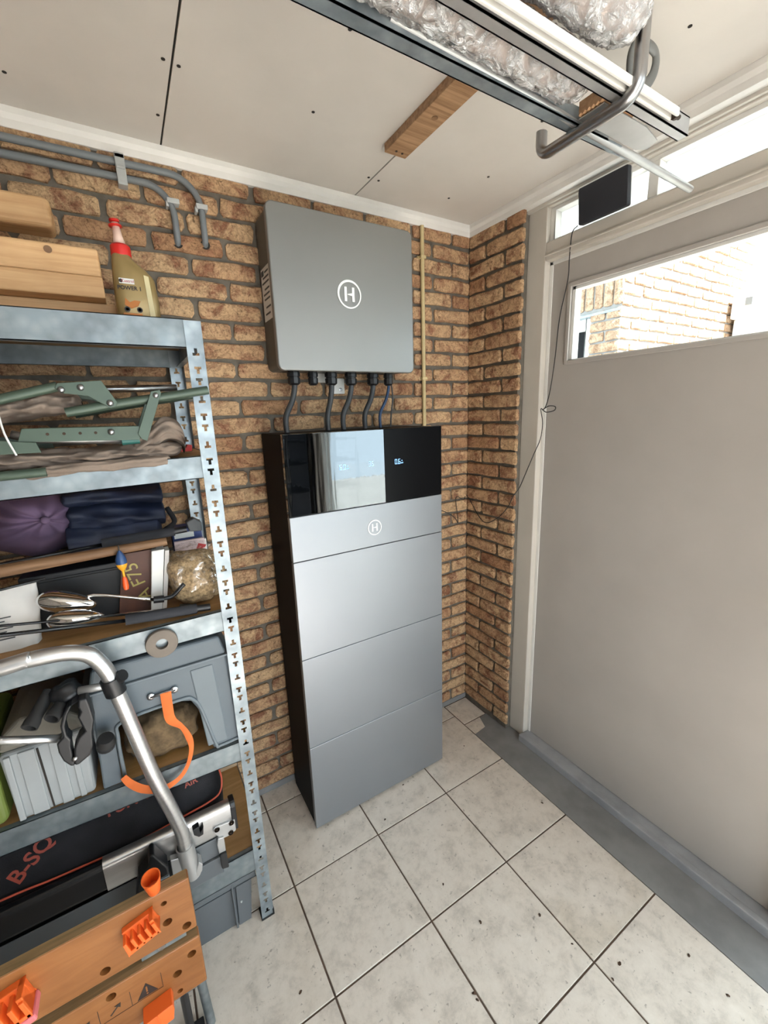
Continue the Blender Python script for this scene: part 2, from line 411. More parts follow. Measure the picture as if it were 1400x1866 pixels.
for k in range(rows):
    z = zrow(k)
    if z < .02: continue
    odd = k % 2 == 0
    x = -.006
    first = True
    while x > XW+.02:
        if odd and first: L = .094
        else: L = .2
        jit = S(.004); xc = x-L/2; first = False
        me = R.choice(HALF if L < .15 else FULL); zz = z+S(.0012)
        hidden = (xc < -1.78) or (-.93 < xc < -.47 and z < 1.45) or (-.88 < xc < -.5 and 1.76 < z < 2.19)
        if hidden: stuff_b.add([tuple(p.co) for p in me.vertices], [tuple(p.vertices) for p in me.polygons], Matrix.Translation((xc, 0, zz)))
        else: inst('brick', me, (xc+(0 if first else jit*.5), 0, zz), wall_back, sc_=(1+S(.015), 1, 1+S(.03)))
        x -= L+.0125
sb = stuff_b.build('brick_field', 'brick', wall_back, fix=False); sb['kind'] = 'stuff'
for k in range(rows):
    z = zrow(k)
    if z < .02: continue
    for a, L in (((-.008, .094), (-.115, .195)) if k % 2 else ((-.008, .2), (-.222, .088))):
        inst('brick', R.choice(HALF if L < .15 else FULL), (0, a-L/2, z+S(.0012)), wall_right, rz=-PI/2, sc_=(L/(.094 if L < .15 else .2), 1, 1+S(.03)))

# other walls of the garage (behind the camera) and the wide open front
wall_left = struct(box('wall_left', 'wall_brown', None, XW-.12, XW, YF, .12, -.05, HC+.1))
wr2 = struct(MB().box(.03, .15, -2.56, YF, -.05, HC+.1).build('wall_right_front', 'plaster'))
wall_front = struct(MB().box(XW-.12, -1.8, YF-.12, YF, -.05, HC+.1).box(-.1, .15, YF-.12, YF, -.05, HC+.1).box(-1.8, -.1, YF-.12, YF, 2.24, HC+.1).build('wall_front', 'plaster'))

ceiling = struct(box('ceiling', 'dark_gap', None, XW, .15, YF, .1, HC+.006, HC+.1))
px = [.0, -.578, -1.211, -1.843, -2.475, -2.75]; py = [.02, -2.45, -3.3]
for i in range(5):
    for j in range(2):
        box('ceiling_panel', 'gypsum', ceiling, px[i]-.0025, px[i+1]+.0025, py[j]-.002, py[j+1]+.002, HC, HC+.0095)
scr = MB().lathe([(.0045, 0), (.0045, .001), (.002, .002)], n=8).build('screw', 'dark_gap'); scr_me = scr.data; bpy.data.objects.remove(scr)
for x, y in [(-1.535,-.151),(-1.229,-.357),(-1.197,-.352),(-1.227,-.157),(-.875,-.356),(-.592,-.15),(-.552,-.148),(-.228,-.341),(-.255,-.164),(-.269,-.972),(-1.21-.02,-.62),(-1.197,-.6),(-.9,-.62),(-.3,-.62)]:
    inst('screw', scr_me, (x, y, HC-.0012), ceiling)

trim1 = struct(MB().prism([(0, 2.300), (-.016, 2.300), (-.018, 2.318), (-.024, 2.330), (-.024, HC), (0, HC)], 'x', XW, -.004).build('trim_1', 'trim_white', bevel=.001))
trim2 = struct(MB().prism([(.03, 2.300), (-.014, 2.300), (-.016, 2.318), (-.022, 2.330), (-.022, HC), (.03, HC)], 'y', -.004, YF).build('trim_2', 'trim_white', bevel=.001))
sk = struct(MB().box(-.39, -.0, -.006, .0, 0, .03).box(-1.2, -1.0, -.006, 0, 0, .03).build('baseboard_back', 'concrete', bevel=.003))

# ------------------------------------------------------------------ door, frame, transom and side window
fr = struct(MB().box(.03, .14, -.300, -.385, .0, HC-.04)
    .box(.03, .14, -1.335, -1.385, .0, HC-.04).box(.03, .14, -2.50, -2.56, .0, HC-.04)
    .box(.03, .14, -.385, -2.50, 2.105, 2.168).box(.03, .14, -.385, -2.50, 2.284, HC-.04)
    .build('door_frame', 'frame_paint', bevel=.003))
beadf = MB().box(.018, .03, -.3, -2.56, 2.290, 2.300).box(.022, .03, -.385, -2.50, 2.120, 2.124)
beadf.build('bead', 'frame_paint', fr, bevel=.001)
box('lit_door_stop', 'frame_white', fr, .058, .075, -.385, -.401, .026, 2.105, bevel=.002)  # whiter than the frame: light falling on the stops put into their colour
box('lit_door_stop', 'frame_white', fr, .058, .075, -.385, -1.335, 2.092, 2.106, bevel=.002)
tw = struct(MB().box(.05, .12, -.385, -.405, 2.168, 2.284).box(.05, .12, -.405, -1.335, 2.168, 2.178).box(.05, .12, -.405, -1.335, 2.272, 2.284)
    .box(.05, .12, -.735, -.765, 2.178, 2.272).box(.05, .12, -1.315, -1.335, 2.178, 2.272).build('window_1', 'frame_white', bevel=.002))
for y0, y1 in ((-.405, -.735), (-.765, -1.315)):
    box('pane', 'frosted_glass', tw, .085, .089, y0, y1, 2.178, 2.272)
sw = struct(MB().box(.05, .12, -1.385, -1.42, .03, 2.105).box(.05, .12, -2.47, -2.50, .03, 2.105).box(.05, .12, -1.42, -2.47, .03, .09).box(.05, .12, -1.42, -2.47, 2.06, 2.105)
    .build('window_2', 'frame_white', bevel=.002))
box('pane', 'window_glass', sw, .085, .090, -1.42, -2.47, .09, 2.06)

D0, D1 = -.401, -1.333
wy0, wy1, wz0, wz1 = -.486, -1.235, 1.739, 1.996
door = struct(MB().box(.06, .10, D0, D1, .03, wz0).box(.06, .10, D0, D1, wz1, 2.092).box(.06, .10, D0, wy0, wz0, wz1).box(.06, .10, wy1, D1, wz0, wz1).build('door_1', 'door_paint', bevel=.0015))
gb = MB()
gb.box(.054, .066, wy0+.014, wy0, wz0-.014, wz1+.014).box(.054, .066, wy1-.014, wy1, wz0-.014, wz1+.014).box(.054, .066, wy0, wy1, wz0-.014, wz0).box(.054, .066, wy0, wy1, wz1, wz1+.014)
gb.build('glazing_bead', 'door_paint', door, bevel=.002)
MB().box(.066, .10, wy0, wy0-.012, wz0, wz1).box(.066, .10, wy0, wy1, wz1-.01, wz1).box(.066, .10, wy0, wy1, wz0, wz0+.004).box(.066, .10, wy1, wy1+.012, wz0, wz1).build('window_rebate', 'frame_white', door)
box('pane', 'window_glass', door, .078, .082, wy0, wy1, wz0, wz1)
MB().lathe([(.0, 0), (.02, 0), (.02, .01), (.008, .012), (.008, .04)], (.06, -1.30, 1.02), (-1, 0, 0), 12).tube([(.02, -1.30, 1.02), (.015, -1.29, 1.02), (.015, -1.20, 1.02)], .008, 10).build('door_handle', 'aluminium', door, smooth=True, auto=40)

# ------------------------------------------------------------------ outside the door: house corner, shed, paving
pav = struct(box('paving', 'paving', None, .15, 6, -9, 1.5, -.2, -.06))
dv = struct(box('driveway', 'paving', None, -6, .15, -12, YF-.12, -.2, -.06))
house = thing('neighbouring_house', 'sunlit brick house corner seen through the door window', 'building', (1.2, 0, -.06))
box('wall', 'mortar_outdoor', house, 1.2, 4.5, .0, .12, -.06, 3.4)
MB().box(1.2, 1.32, .12, .19, -.06, 3.4).box(1.2, 1.32, .19, 1.4, 2.13, 3.4).box(1.2, 1.32, 1.2, 1.4, -.06, 2.13).box(1.2, 1.32, .19, 1.2, -.06, .9).build('side_wall', 'mortar_outdoor', house)
OUT = [brick_mesh(.2, .051, 90+i, 'brick_outdoor') for i in range(6)]
OUTH = [brick_mesh(.094, .051, 110+i, 'brick_outdoor') for i in range(4)]
for k in range(27):
    z = 1.36+.0625*k; x = 1.2; first = True
    while x < 2.75:
        L = .094 if (first and k % 2) else .2; first = False
        inst('brick', R.choice(OUTH if L < .15 else OUT), (x+L/2, 0, z+S(.001)), house); x += L+.0125
    if 1.3 < z < 2.12:
        for a, L in ((((.0, .2),) if k % 2 else ((.0, .094), (.106, .094)))):
            inst('brick', R.choice(OUTH if L < .15 else OUT), (1.2, a+L/2-.008, z), house, rz=-PI/2)
for i in range(14):
    inst('brick', R.choice(OUT), (1.2, .02+.0625*i, 2.255), house, rz=-PI/2, ry=PI/2)
box('added_sky_blocker', 'frame_white', house, .38, 1.2, -.02, 1.5, 2.62, 2.8)  # unseen overhang added to keep sky light off the side wall
box('lintel', 'galvanised', house, 1.185, 1.33, .0, 1.25, 2.118, 2.132)
hw = MB().box(1.24, 1.30, .19, .25, .9, 2.115).box(1.24, 1.30, .25, 1.2, 2.05, 2.115).box(1.24, 1.30, .25, 1.2, .9, .96).box(1.24, 1.30, .60, .66, .96, 2.05).build('window', 'frame_white', house, bevel=.003)
box('pane', 'black_satin', hw, 1.275, 1.28, .25, 1.2, .96, 2.05)
shed = thing('garden_shed', 'white rendered shed wall with a ledge beyond the brick house corner', 'shed', (2.6, -.8, -.06))
box('wall', 'render_white', shed, 2.62, 2.9, -2.6, -.035, -.06, 2.16)
box('ledge', 'render_white', shed, 2.54, 2.95, -2.65, -.035, 2.16, 2.32, bevel=.01)
box('bracket', 'conduit_grey', shed, 2.53, 2.54, -.16, -.12, 2.24, 2.29)

# ------------------------------------------------------------------ wall box
bx0, bx1, bz0, bz1 = -.959, -.4165, 1.717, 2.212
wb = thing('inverter_box', 'grey metal inverter box with round H emblem on the brick wall', 'electrical box', (-.688, -.07, bz0))
MB().prism(rrect(bx0+.006, bx1-.006, bz0+.006, bz1-.006, .018), 'y', -.128, -.012).build('housing', 'box_side', wb, smooth=True, auto=30)
MB().prism(rrect(bx0, bx1, bz0, bz1, .022, 6), 'y', -.148, -.126).build('cover', 'box_paint', wb, bevel=.004, seg=3, smooth=True, auto=30)
def emblem(parent, c, r, mat, ly):
    m = frame(c, (1, 0, 0), (0, 0, 1)); b = MB(); n = 40; ri = r*.87
    v = []; f = []
    for k in range(n):
        t = 2*PI*k/n
        for rr in (r*(1+.0), ri*(1-.035*math.sin(t-.7))):
            for z in (0, .001): v.append((rr*math.cos(t), rr*math.sin(t), z))
    for k in range(n):
        a, q = 4*k, 4*((k+1) % n); f += [(a+1, q+1, q+3, a+3), (a, q, q+1, a+1), (a+2, a+3, q+3, q+2)]
    b.add(v, f, m).build('emblem_ring', mat, parent)
    h = MB(); s = r
    h.box(-.42*s, -.22*s, -.5*s, .5*s, 0, .001, m); h.box(.22*s, .42*s, -.5*s, .5*s, 0, .001, m)
    h.prism([(-.16*s, -.04*s), (.22*s, -.1*s), (.22*s, .1*s), (-.16*s, .02*s)], 'z', 0, .001, m)
    h.build('emblem_letter', mat, parent)
ec = Vector(A(637, 536.5, -.149)); emblem(wb, ec, .046, 'mark_white', 0)
lb = MB().prism([(-.115, 1.885), (-.03, 1.885), (-.03, 2.045), (-.115, 2.045)], 'x', bx0+.0045, bx0+.0065).build('rating_label', 'white_plastic', wb, label='white printed rating sticker')
pr_ = MB()
for z, y0, y1 in ((2.03, -.108, -.07), (2.015, -.108, -.05), (2.0, -.108, -.04), (1.98, -.108, -.06), (1.965, -.108, -.045), (1.95, -.108, -.05), (1.925, -.108, -.06), (1.905, -.1, -.05)):
    pr_.box(bx0+.0036, bx0+.0048, y0, y1, z-.003, z+.002)
pr_.box(bx0+.0036, bx0+.0048, -.06, -.036, 2.022, 2.038)
pr_.build('print', 'cable_grey', lb)
for v in (497, 612):
    p = A(757, v, -.11); MB().box(bx1-.008, bx1+.006, p[1]-.012, p[1]+.012, p[2]-.018, p[2]+.012).lathe([(.006, 0), (.006, .006), (.003, .008)], (bx1+.004, p[1], p[2]), (1, 0, 0), 8).build('latch', 'aluminium_matt', wb, bevel=.001)
gx = []
for u in (535, 570, 603, 639, 679, 707.6):
    p = A(u, 683, -.085); gx.append(p[0]); small = u in (570, 707.6); r = .019 if small else .0235
    g = MB().lathe([(r*.85, 0), (r*.85, -.006), (r, -.007), (r, -.019), (r*.84, -.020), (r*.84, -.024), (r*.97, -.025), (r*.93, -.043), (r*.6, -.049)][::-1], (p[0], -.085, bz0+.006), (0, 0, 1), 10).build('cable_gland', 'black_plastic', wb)
mt = MB().box(-.79, -.72, -.02, -.004, 1.69, 1.722).build('mounting_tab', 'white_plastic', wb, bevel=.001)

# cables from the box into the cabinet
cabs = [(535, 523, 'grey power cable leaving the leftmost gland of the wall box', 'cable_grey', .010),
        (603, 598.8, 'grey power cable under the third gland of the wall box', 'cable_grey', .010),
        (639, 627, 'grey power cable bending left under the fourth gland of the wall box', 'cable_grey', .010),
        (679, 666.4, 'grey power cable bending left under the fifth gland of the wall box', 'cable_grey', .010),
        (707.6, 694, 'thin blue data cable under the rightmost gland of the wall box', 'cable_blue', .006)]
for (ug, ub, lab, mt_, r) in cabs:
    p = A(ug, 683, -.085); q = A(ub, 786, -.10)
    pts = smooth_path([(p[0], -.085, 1.70), (p[0], -.085, 1.665), (p[0]*.7+q[0]*.3, -.088, 1.62), (q[0]+.002, -.097, 1.565), (q[0], -.10, 1.5)], 5)
    tag(MB().tube(pts, r, 10).build('blue_cable' if 'blue' in mt_ else 'power_cable', mt_, smooth=True), lab, 'cable', 'cables between box and cabinet')
p = A(712, 690, -.085); tag(MB().tube(smooth_path([(p[0], -.085, 1.70), (p[0]+.004, -.09, 1.63), (p[0]-.012, -.1, 1.56), (p[0]-.02, -.105, 1.5)], 5), .003, 8).build('data_cable', 'cable_grey', smooth=True), 'thin dark data cable beside the blue one under the wall box', 'cable')
p = A(613, 705, 0)
so_ = thing('wall_socket', 'small white wall plate partly hidden behind the cable glands', 'socket', (p[0]+.012, -.02, p[2]-.025))
MB().prism(rrect(p[0]-.026, p[0]+.024, p[2]-.028, p[2]+.03, .004), 'y', -.024, -.008).build('plate', 'white_plastic', so_, bevel=.001)
MB().lathe([(.0, 0), (.007, 0), (.007, .002), (.004, .003)], (p[0]+.006, -.024, p[2]-.012), (0, -1, 0), 10).build('screw', 'steel', so_)

# ------------------------------------------------------------------ battery cabinet
cx0, cx1, cy, cyb, cz = -1.012, -.391, -.284, -.038, 1.514
bc = thing('battery_cabinet', 'tall grey battery cabinet with black display strip standing in the corner', 'battery cabinet', ((cx0+cx1)/2, -.16, 0))
MB().box(cx0+.003, cx1-.003, cy+.018, cyb, .012, cz-.001).build('case', 'black_case', bc, bevel=.003)
MB().box(cx0+.02, cx1-.02, cy+.04, cyb-.02, 0, .014).build('plinth', 'black_plastic', bc)
xm = A(702, 850, cy)[0]
def panel(name, mat, x0, x1, z0, z1): return MB().box(x0, x1, cy, cy+.02, z0, z1).build(name, mat, bc, bevel=.0018)
sp = panel('display_panel', 'gloss_panel', cx0, xm-.0005, 1.251, cz); sp['label'] = 'mirror-gloss black display panel'
dp = panel('dark_panel', 'black_satin', xm+.0005, cx1, 1.251, cz)
hp = panel('header_panel', 'module_paint', cx0, cx1, 1.0975, 1.2495)
for z0, z1 in ((.7373, 1.0955), (.3758, .7357), (.012, .3742)): panel('battery_module', 'module_paint', cx0, cx1, z0, z1)
emblem(hp, Vector(A(683, 961, cy-.0008)), .0285, 'mark_white', 0)
SEG = {'0': 'abcdef', '6': 'acdefg', '5': 'acdfg', '3': 'abcdg'}
def seg7(ch, x, h, m, b):
    wd = h*.5; t = h*.1; g = t*.35
    R_ = {'a': (g, wd-g, h-t, h), 'd': (g, wd-g, 0, t), 'g': (g, wd-g, h/2-t/2, h/2+t/2), 'f': (0, t, h/2+g, h-g), 'b': (wd-t, wd, h/2+g, h-g), 'e': (0, t, g, h/2-g), 'c': (wd-t, wd, g, h/2-g)}
    for s_ in SEG[ch]:
        a, q, c, d = R_[s_]; b.box(x+a, x+q, c, d, 0, .0006, m)
    return x+wd+t*1.6
def readout(parent, u, v, txt, h, unit):
    c = Vector(A(u, v, cy-.0006)); m = frame(c, (1, 0, 0), (0, 0, 1)); b = MB(); x = 0
    for ch in txt:
        if ch == '.': b.box(x-.0006, x+h*.07, 0, h*.09, 0, .0006, m); x += h*.14
        else: x = seg7(ch, x, h, m, b)
    if unit:
        vv, ff = text_geo(unit, h*.36); b.add(vv, ff, m @ Matrix.Translation((x+h*.26, h*.16, .0003)))
        b.prism([(x+h*.1, h*.55), (x+h*.34, h*.55), (x+h*.22, h*.78)], 'z', 0, .0006, m)
    b.build('readout', 'led_blue', parent, fix=False)
readout(sp, 619, 857, '6.0', .018, 'kW'); readout(sp, 672, 850, '36', .017, ''); readout(dp, 720, 846, '0.6', .018, 'kW')

# ------------------------------------------------------------------ conduits on the wall
ct = thing('cream_conduit', 'cream plastic conduit running up the wall right of the grey box', 'conduit', (-.275, -.018, 1.2))
MB().tube([(-.275, -.02, 1.2), (-.275, -.02, 2.30)], .0085, 12).build('tube', 'cream_tube', ct, smooth=True, auto=40)
for z in (2.185, 1.71): MB().box(-.292, -.258, -.012, .0, z-.007, z+.007).box(-.288, -.262, -.031, -.008, z-.006, z+.006).build('clip', 'cream_tube', ct, bevel=.002)
def conduit(lab, z, xe, r_bend, ze):
    t = thing('grey_conduit', lab, 'conduit', (xe-.6, -.024, ze), 'grey conduits under the ceiling')
    pts = [(-2.7, -.024, z-.006), (-1.9, -.024, z-.01), (-1.6, -.024, z-.004), (xe-r_bend, -.024, z)]
    for i in range(1, 9):
        a = PI/2*i/8; pts.append((xe-r_bend+r_bend*math.sin(a), -.024, z-r_bend+r_bend*math.cos(a)))
    pts += [(xe, -.024, ze+.03), (xe+.001, -.018, ze+.006), (xe+.001, -.001, ze-.012)]
    MB().tube(pts, .0095, 12).build('tube', 'conduit_grey', t, smooth=True)
    MB().lathe([(.0, 0), (.014, 0), (.014, .012), (.0, .0121)], (xe+.001, -.0005, ze-.004), (0, -1, 0), 14).build('hole', 'dark_gap', t)
    zc = A(318, 370, -.02)[2]
    MB().box(xe-.017, xe+.017, -.036, .0, zc-.007, zc+.007).box(xe-.02, xe-.012, -.03, -.004, zc-.016, zc).build('clip', 'clip_grey', t, bevel=.002)
conduit('upper grey conduit curving down to the right hole in the bricks', 2.276, -1.119, .085, 2.108)
conduit('lower grey conduit curving down to the left hole in the bricks', 2.238, -1.199, .075, 2.100)
cl = MB().box(-1.336, -1.312, -.042, .0, 2.278, 2.292).box(-1.336, -1.312, -.042, -.034, 2.222, 2.29).box(-1.336, -1.312, -.042, .0, 2.214, 2.224).box(-1.335, -1.313, -.046, -.03, 2.252, 2.26).build('conduit_clip', 'clip_grey', bevel=.002)
tag(cl, 'pale grey double clip holding both conduits to the wall', 'clip')

# ------------------------------------------------------------------ black panel on the transom sill with its wire
pa, pb = A(1051, 413, -.545), None
sp_ = thing('flat_black_box', 'flat black box leaning on the transom window above the door', 'panel', (.03, -.62, 2.168))
m = Matrix.Translation((.024, -.62, 2.1685)) @ Matrix.Rotation(math.radians(-6), 4, 'Y')
MB().prism(rrect(-.083, .083, 0, .108, .006), 'x', -.022, -.004, m).build('body', 'panel_dark', sp_, bevel=.002)
MB().prism(rrect(-.083, .083, 0, .108, .006), 'x', -.004, -.0005, m).build('back_plate', 'aluminium_matt', sp_)
MB().box(-.016, -.008, .083, .087, .085, .10, m).build('button', 'black_plastic', sp_)
wx = [(-.005, -.54, 2.165), AX(1043, 425, .02), AX(1038, 470, .035), AX(1035, 510, .05), AX(1020, 580, .05), AX(1012, 650, .05), AX(1003, 710, .048), AX(995, 740, .03), AX(989, 747, .02)]
wx2 = [AX(1000, 740, .015), AX(1012, 741, .012), AX(1010, 748, .012), AX(995, 751, .02), AX(986, 745, .024)]
wx3 = [AX(989, 770, .024), AX(985, 800, .02), AX(972, 830, .018), AX(955, 870, .018), AX(946, 890, .015), AX(935, 905, -.016), AX(925, 925, -.018), AX(905, 945, -.018), AX(880, 950, -.018)]
wx4 = [(-.012, -.016, 1.155), (-.04, -.02, 1.14), (-.09, -.02, 1.155), A(835, 952, -.02), A(822, 938, -.03), (-.38, -.06, 1.2)]
wire = MB().tube(smooth_path(wx+wx2+wx3+wx4, 5), .0018, 6).build('thin_wire', 'black_rubber', smooth=True)
tag(wire, 'thin black wire hanging from the black panel past the door frame', 'wire')

# ------------------------------------------------------------------ ceiling lath and overhead rack
lath = thing('ceiling_lath', 'wooden lath screwed across the ceiling joint', 'lath', (-.6, -.9, 2.322))
MB().box(-.640, -.566, -.330, -1.9, 2.322, HC).build('board', 'lath_wood', lath, bevel=.0015)
for x, y in ((-.59, -.35), (-.612, -.352)): MB().lathe([(.0, 0), (.0035, 0), (.0035, .002), (.0, .0021)], (x, y, 2.3205), n=8).build('screw', 'bolt_dark', lath)
MB().lathe([(.0, 0), (.009, 0), (.009, .0009), (.0, .001)], (-.6, -.52, 2.3212), n=12).build('knot', 'stick_wood', lath)

RZ = 2.118; BX = -.552; YB = -1.04; YT = -.852       # rack arm: height, x, back and front end
def bracket(x, lab):
    t = thing('rack_bracket', lab, 'bracket', (x, YB, RZ-.03), 'brackets of the overhead rack')
    pts = [(x, YB, HC), (x, YB, RZ+.045)]
    for i in range(1, 7):
        a = PI/2*i/6; pts.append((x, YB+.03*(1-math.cos(a)), RZ+.015-.03*math.sin(a)+.03-.0))
    pts = pts[:2]+[(x, YB+.03*(1-math.cos(PI/2*i/6)), RZ+.015-.03*math.sin(PI/2*i/6)) for i in range(7)]+[(x, YT, RZ-.015)]
    pts += [(x, YT+.02*math.sin(PI/2*i/5), RZ+.005-.02*math.cos(PI/2*i/5)) for i in range(1, 6)]+[(x, YT+.02, RZ+.03)]
    MB().tube(pts, .0135, 12, flat=(.8, 1.0)).build('arm', 'steel', t, smooth=True, auto=50)
    MB().box(x-.04, x+.04, YB-.03, YB+.03, HC-.006, HC).build('ceiling_plate', 'galvanised', t, bevel=.002)
bracket(BX, 'bent steel rack bracket hanging under the ceiling near the door')
bracket(-2.0, 'second bent steel rack bracket hanging further from the door')
zb = RZ-.002
def chan(name, lab, x0, x1, y0, y1, h, z, mat, t=.0025, cat='metal profile', group='profiles on the overhead rack'):
    b = MB(); b.box(x0, x1, y0, y1, z, z+t).box(x0, x1, y0, y0+t, z, z+h).box(x0, x1, y1-t, y1, z, z+h).box(x0, x1, y0, y0+.007, z+h-t, z+h).box(x0, x1, y1-.007, y1, z+h-t, z+h)
    return tag(b.build(name, mat), lab, cat, group)
# front galvanised channel with a slanted end
b = MB(); y0, y1 = -.923, -.896
b.prism([(-2.3, zb), (-.42, zb), (-.315, zb+.004), (-.42, zb+.03), (-2.3, zb+.03)], 'y', y1-.0025, y1)
b.box(-2.3, -.40, y0, y1, zb, zb+.0025).box(-2.3, -.45, y0, y0+.0025, zb, zb+.03)
tag(b.build('steel_channel', 'galvanised'), 'long galvanised steel channel at the front of the overhead rack', 'metal profile', 'profiles on the overhead rack')
pe = AX(1258, 345, -.06)
tag(MB().tube([(-1.0, pe[1]-.012, zb+.018), (pe[0], pe[1], pe[2])], .0085, 12).build('steel_pole', 'aluminium_matt', smooth=True, auto=40), 'thin steel pole reaching furthest towards the door from the overhead rack', 'pole')
# plastic wrapped bundles
def bundle(name, lab, x0, x1, yc, zc, r, rz_, seed):
    t = thing(name, lab, 'wrapped bundle', ((x0+x1)/2, yc, zc-rz_), 'plastic wrapped bundles on the rack')
    def fc(k, sx, amp, fr):
        def f(u, v):
            a = 2*PI*u; x = x0+(x1-x0)*v; e = 1
            vv = (x1-x)/(.07)
            if vv < 1: e = max(.5, math.sqrt(max(0, 1-(1-vv)**2))*.5+.5)
            q = (math.cos(a)*1.4, math.sin(a)*1.4)
            rid = 1-abs(2*nz((x*fr+q[0]*2, q[0]*2.2, q[1]*2.2+x*fr*.4), 1.0, seed))
            d = 1+amp*((rid-.6)*.8+.6*nz((x*fr*2.3, q[0]*3, q[1]*3), 1, seed+3))
            return (x, yc+k*r*e*d*math.cos(a), max(zb+.0005 if zc < 2.18 else 0, zc+k*rz_*e*d*math.sin(a)))
        return f
    MB().grid(fc(.86, 1, .05, 6), 20, 60, True).build('contents', 'wrap_core', t, smooth=True)
    MB().grid(fc(1.0, 1, .16, 30), 56, 420, True).build('film', 'clear_film', t, smooth=True)
bundle('wrapped_bundle', 'roll in crumpled clear plastic between the steel channels on the rack', -2.1, -.592, -.955, zb+.042, .036, .043, 1)
bundle('wrapped_bundle', 'pale roll in smoother clear plastic at the back of the overhead rack', -1.95, -.58, -1.040, zb+.082, .046, .044, 5)
chan('aluminium_profile', 'broad silver profile beside the crumpled plastic roll on the rack', -2.2, -.31, -1.012, -.991, .034, zb, 'aluminium_matt')
tr = thing('curtain_rail', 'slim white rail with a dark bolt at its end on the overhead rack', 'rail', (-1.2, -1.025, zb), None)
MB().box(-2.2, -.398, -1.0225, -1.0165, zb, zb+.014).box(-2.2, -.398, -1.036, -1.0300, zb, zb+.014).box(-2.2, -.42, -1.034, -1.02, zb+.010, zb+.014).build('rail', 'frame_white', tr, bevel=.0015)
MB().lathe([(.0, 0), (.007, 0), (.007, .008), (.0045, .009), (.0045, .02), (.0, .0201)], (-.402, -1.0265, zb+.004), (1, 0, .1), 10).build('bolt', 'bolt_dark', tr)
n = 6; prof = []; y0, y1 = -.989, -.936
for i in range(n*2+1): prof.append((y0+(y1-y0)*i/(n*2), zb+.003+(.004 if i % 2 else 0)))
prof += [(y1, zb+.026), (y0, zb+.026)]
tag(MB().prism(prof, 'x', -.572, -.468).build('decking_offcut', 'deck_wood'), 'short ribbed wooden offcut between the rack profiles beyond the bracket', 'board')
tag(MB().prism([(-.566, -.932), (-.36, -.930), (-.34, -.945), (-.352, -.972), (-.42, -.985), (-.566, -.985)], 'z', zb, zb+.002).build('metal_sheet', 'aluminium_matt'), 'flat grey metal sheet under the ribbed wooden offcut on the rack', 'sheet')
lp = [A(1160, 84, -1.0), A(1180, 82, -1.0), A(1195, 98, -1.0), A(1193, 128, -1.0), A(1180, 152, -1.0), A(1162, 160, -1.0), A(1150, 140, -1.0), A(1150, 106, -1.0)]
tag(MB().tube(smooth_path(lp, 5, True), .0065, 10, closed=True, flat=(1.6, .7)).build('hose_loop', 'hose_grey', smooth=True), 'grey hose loop hanging behind the rack bracket', 'hose')

# ------------------------------------------------------------------ metal shelving unit
SX, SY, SB = -1.237, -.466, -.045; SL = -2.16; SH = 1.785
shelf = thing('shelving_unit', 'galvanised boltless shelving unit against the brick wall', 'shelving', ((SX+SL)/2, -.25, 0))
def holed(b, wd, h, mtx, th=.0015):
    xs_ = [0, wd/2-.0075, wd/2-.0032, wd/2+.0032, wd/2+.0075, wd]
    zs = {0, h}; holes = []
    z = .03; kinds = [0, 1, 1]; step = [.040, .0255, .040]; i = 0
    while z < h-.03:
        k = kinds[i % 3]; a, c, d = z-.008, (z-.002 if k == 0 else z+.002), z+.008
        zs |= {a, c, d}; holes += [((a, c), 'w' if k == 0 else 'n'), ((c, d), 'n' if k == 0 else 'w')]
        z += step[i % 3]; i += 1
    zs = sorted(zs); hd = {h_[0]: h_[1] for h_ in holes}; v = []; f = []
    for x in xs_:
        pass
    nx = len(xs_); V = [(x, 0, z) for z in zs for x in xs_]+[(x, th, z) for z in zs for x in xs_]; o = len(zs)*nx
    for j in range(len(zs)-1):
        kind = hd.get((zs[j], zs[j+1]))
        for i in range(nx-1):
            if kind == 'w' and i in (1, 2, 3): continue
            if kind == 'n' and i == 2: continue
            q = (j*nx+i, j*nx+i+1, (j+1)*nx+i+1, (j+1)*nx+i); f.append(q); f.append(tuple(a+o for a in q[::-1]))
    b.add(V, f, mtx)
def upright(x, y, sx, sy):
    # outer corner at (x, y); flanges run towards sx in x and sy in y
    b = MB(); wd = .037
    m1 = Matrix.Translation((x, y, 0)) @ Matrix.Diagonal((sx, sy, 1, 1)); holed(b, wd, SH, m1)
    m2 = Matrix.Translation((x, y, 0)) @ Matrix(((0, sx, 0, 0), (sy, 0, 0, 0), (0, 0, 1, 0), (0, 0, 0, 1))); holed(b, wd, SH, m2)
    u = b.build('upright', 'galvanised', shelf, fix=False)
    MB().box(x+sx*.001, x+sx*(wd+.002), y-sy*.002, y+sy*(wd+.002), 0, .006).box(x-sx*.002, x+sx*.003, y-sy*.002, y+sy*(wd+.002), 0, .022).build('foot', 'black_plastic', u)
for x, sx in ((SX, -1), (SL, 1)):
    for y, sy in ((SY, 1), (SB, -1)): upright(x, y, sx, sy)
LV = [(.284, .205, 0), (.668, .606, .02), (1.075, 1.017, 0), (1.482, 1.428, -.008), (1.788, 1.727, 0)]
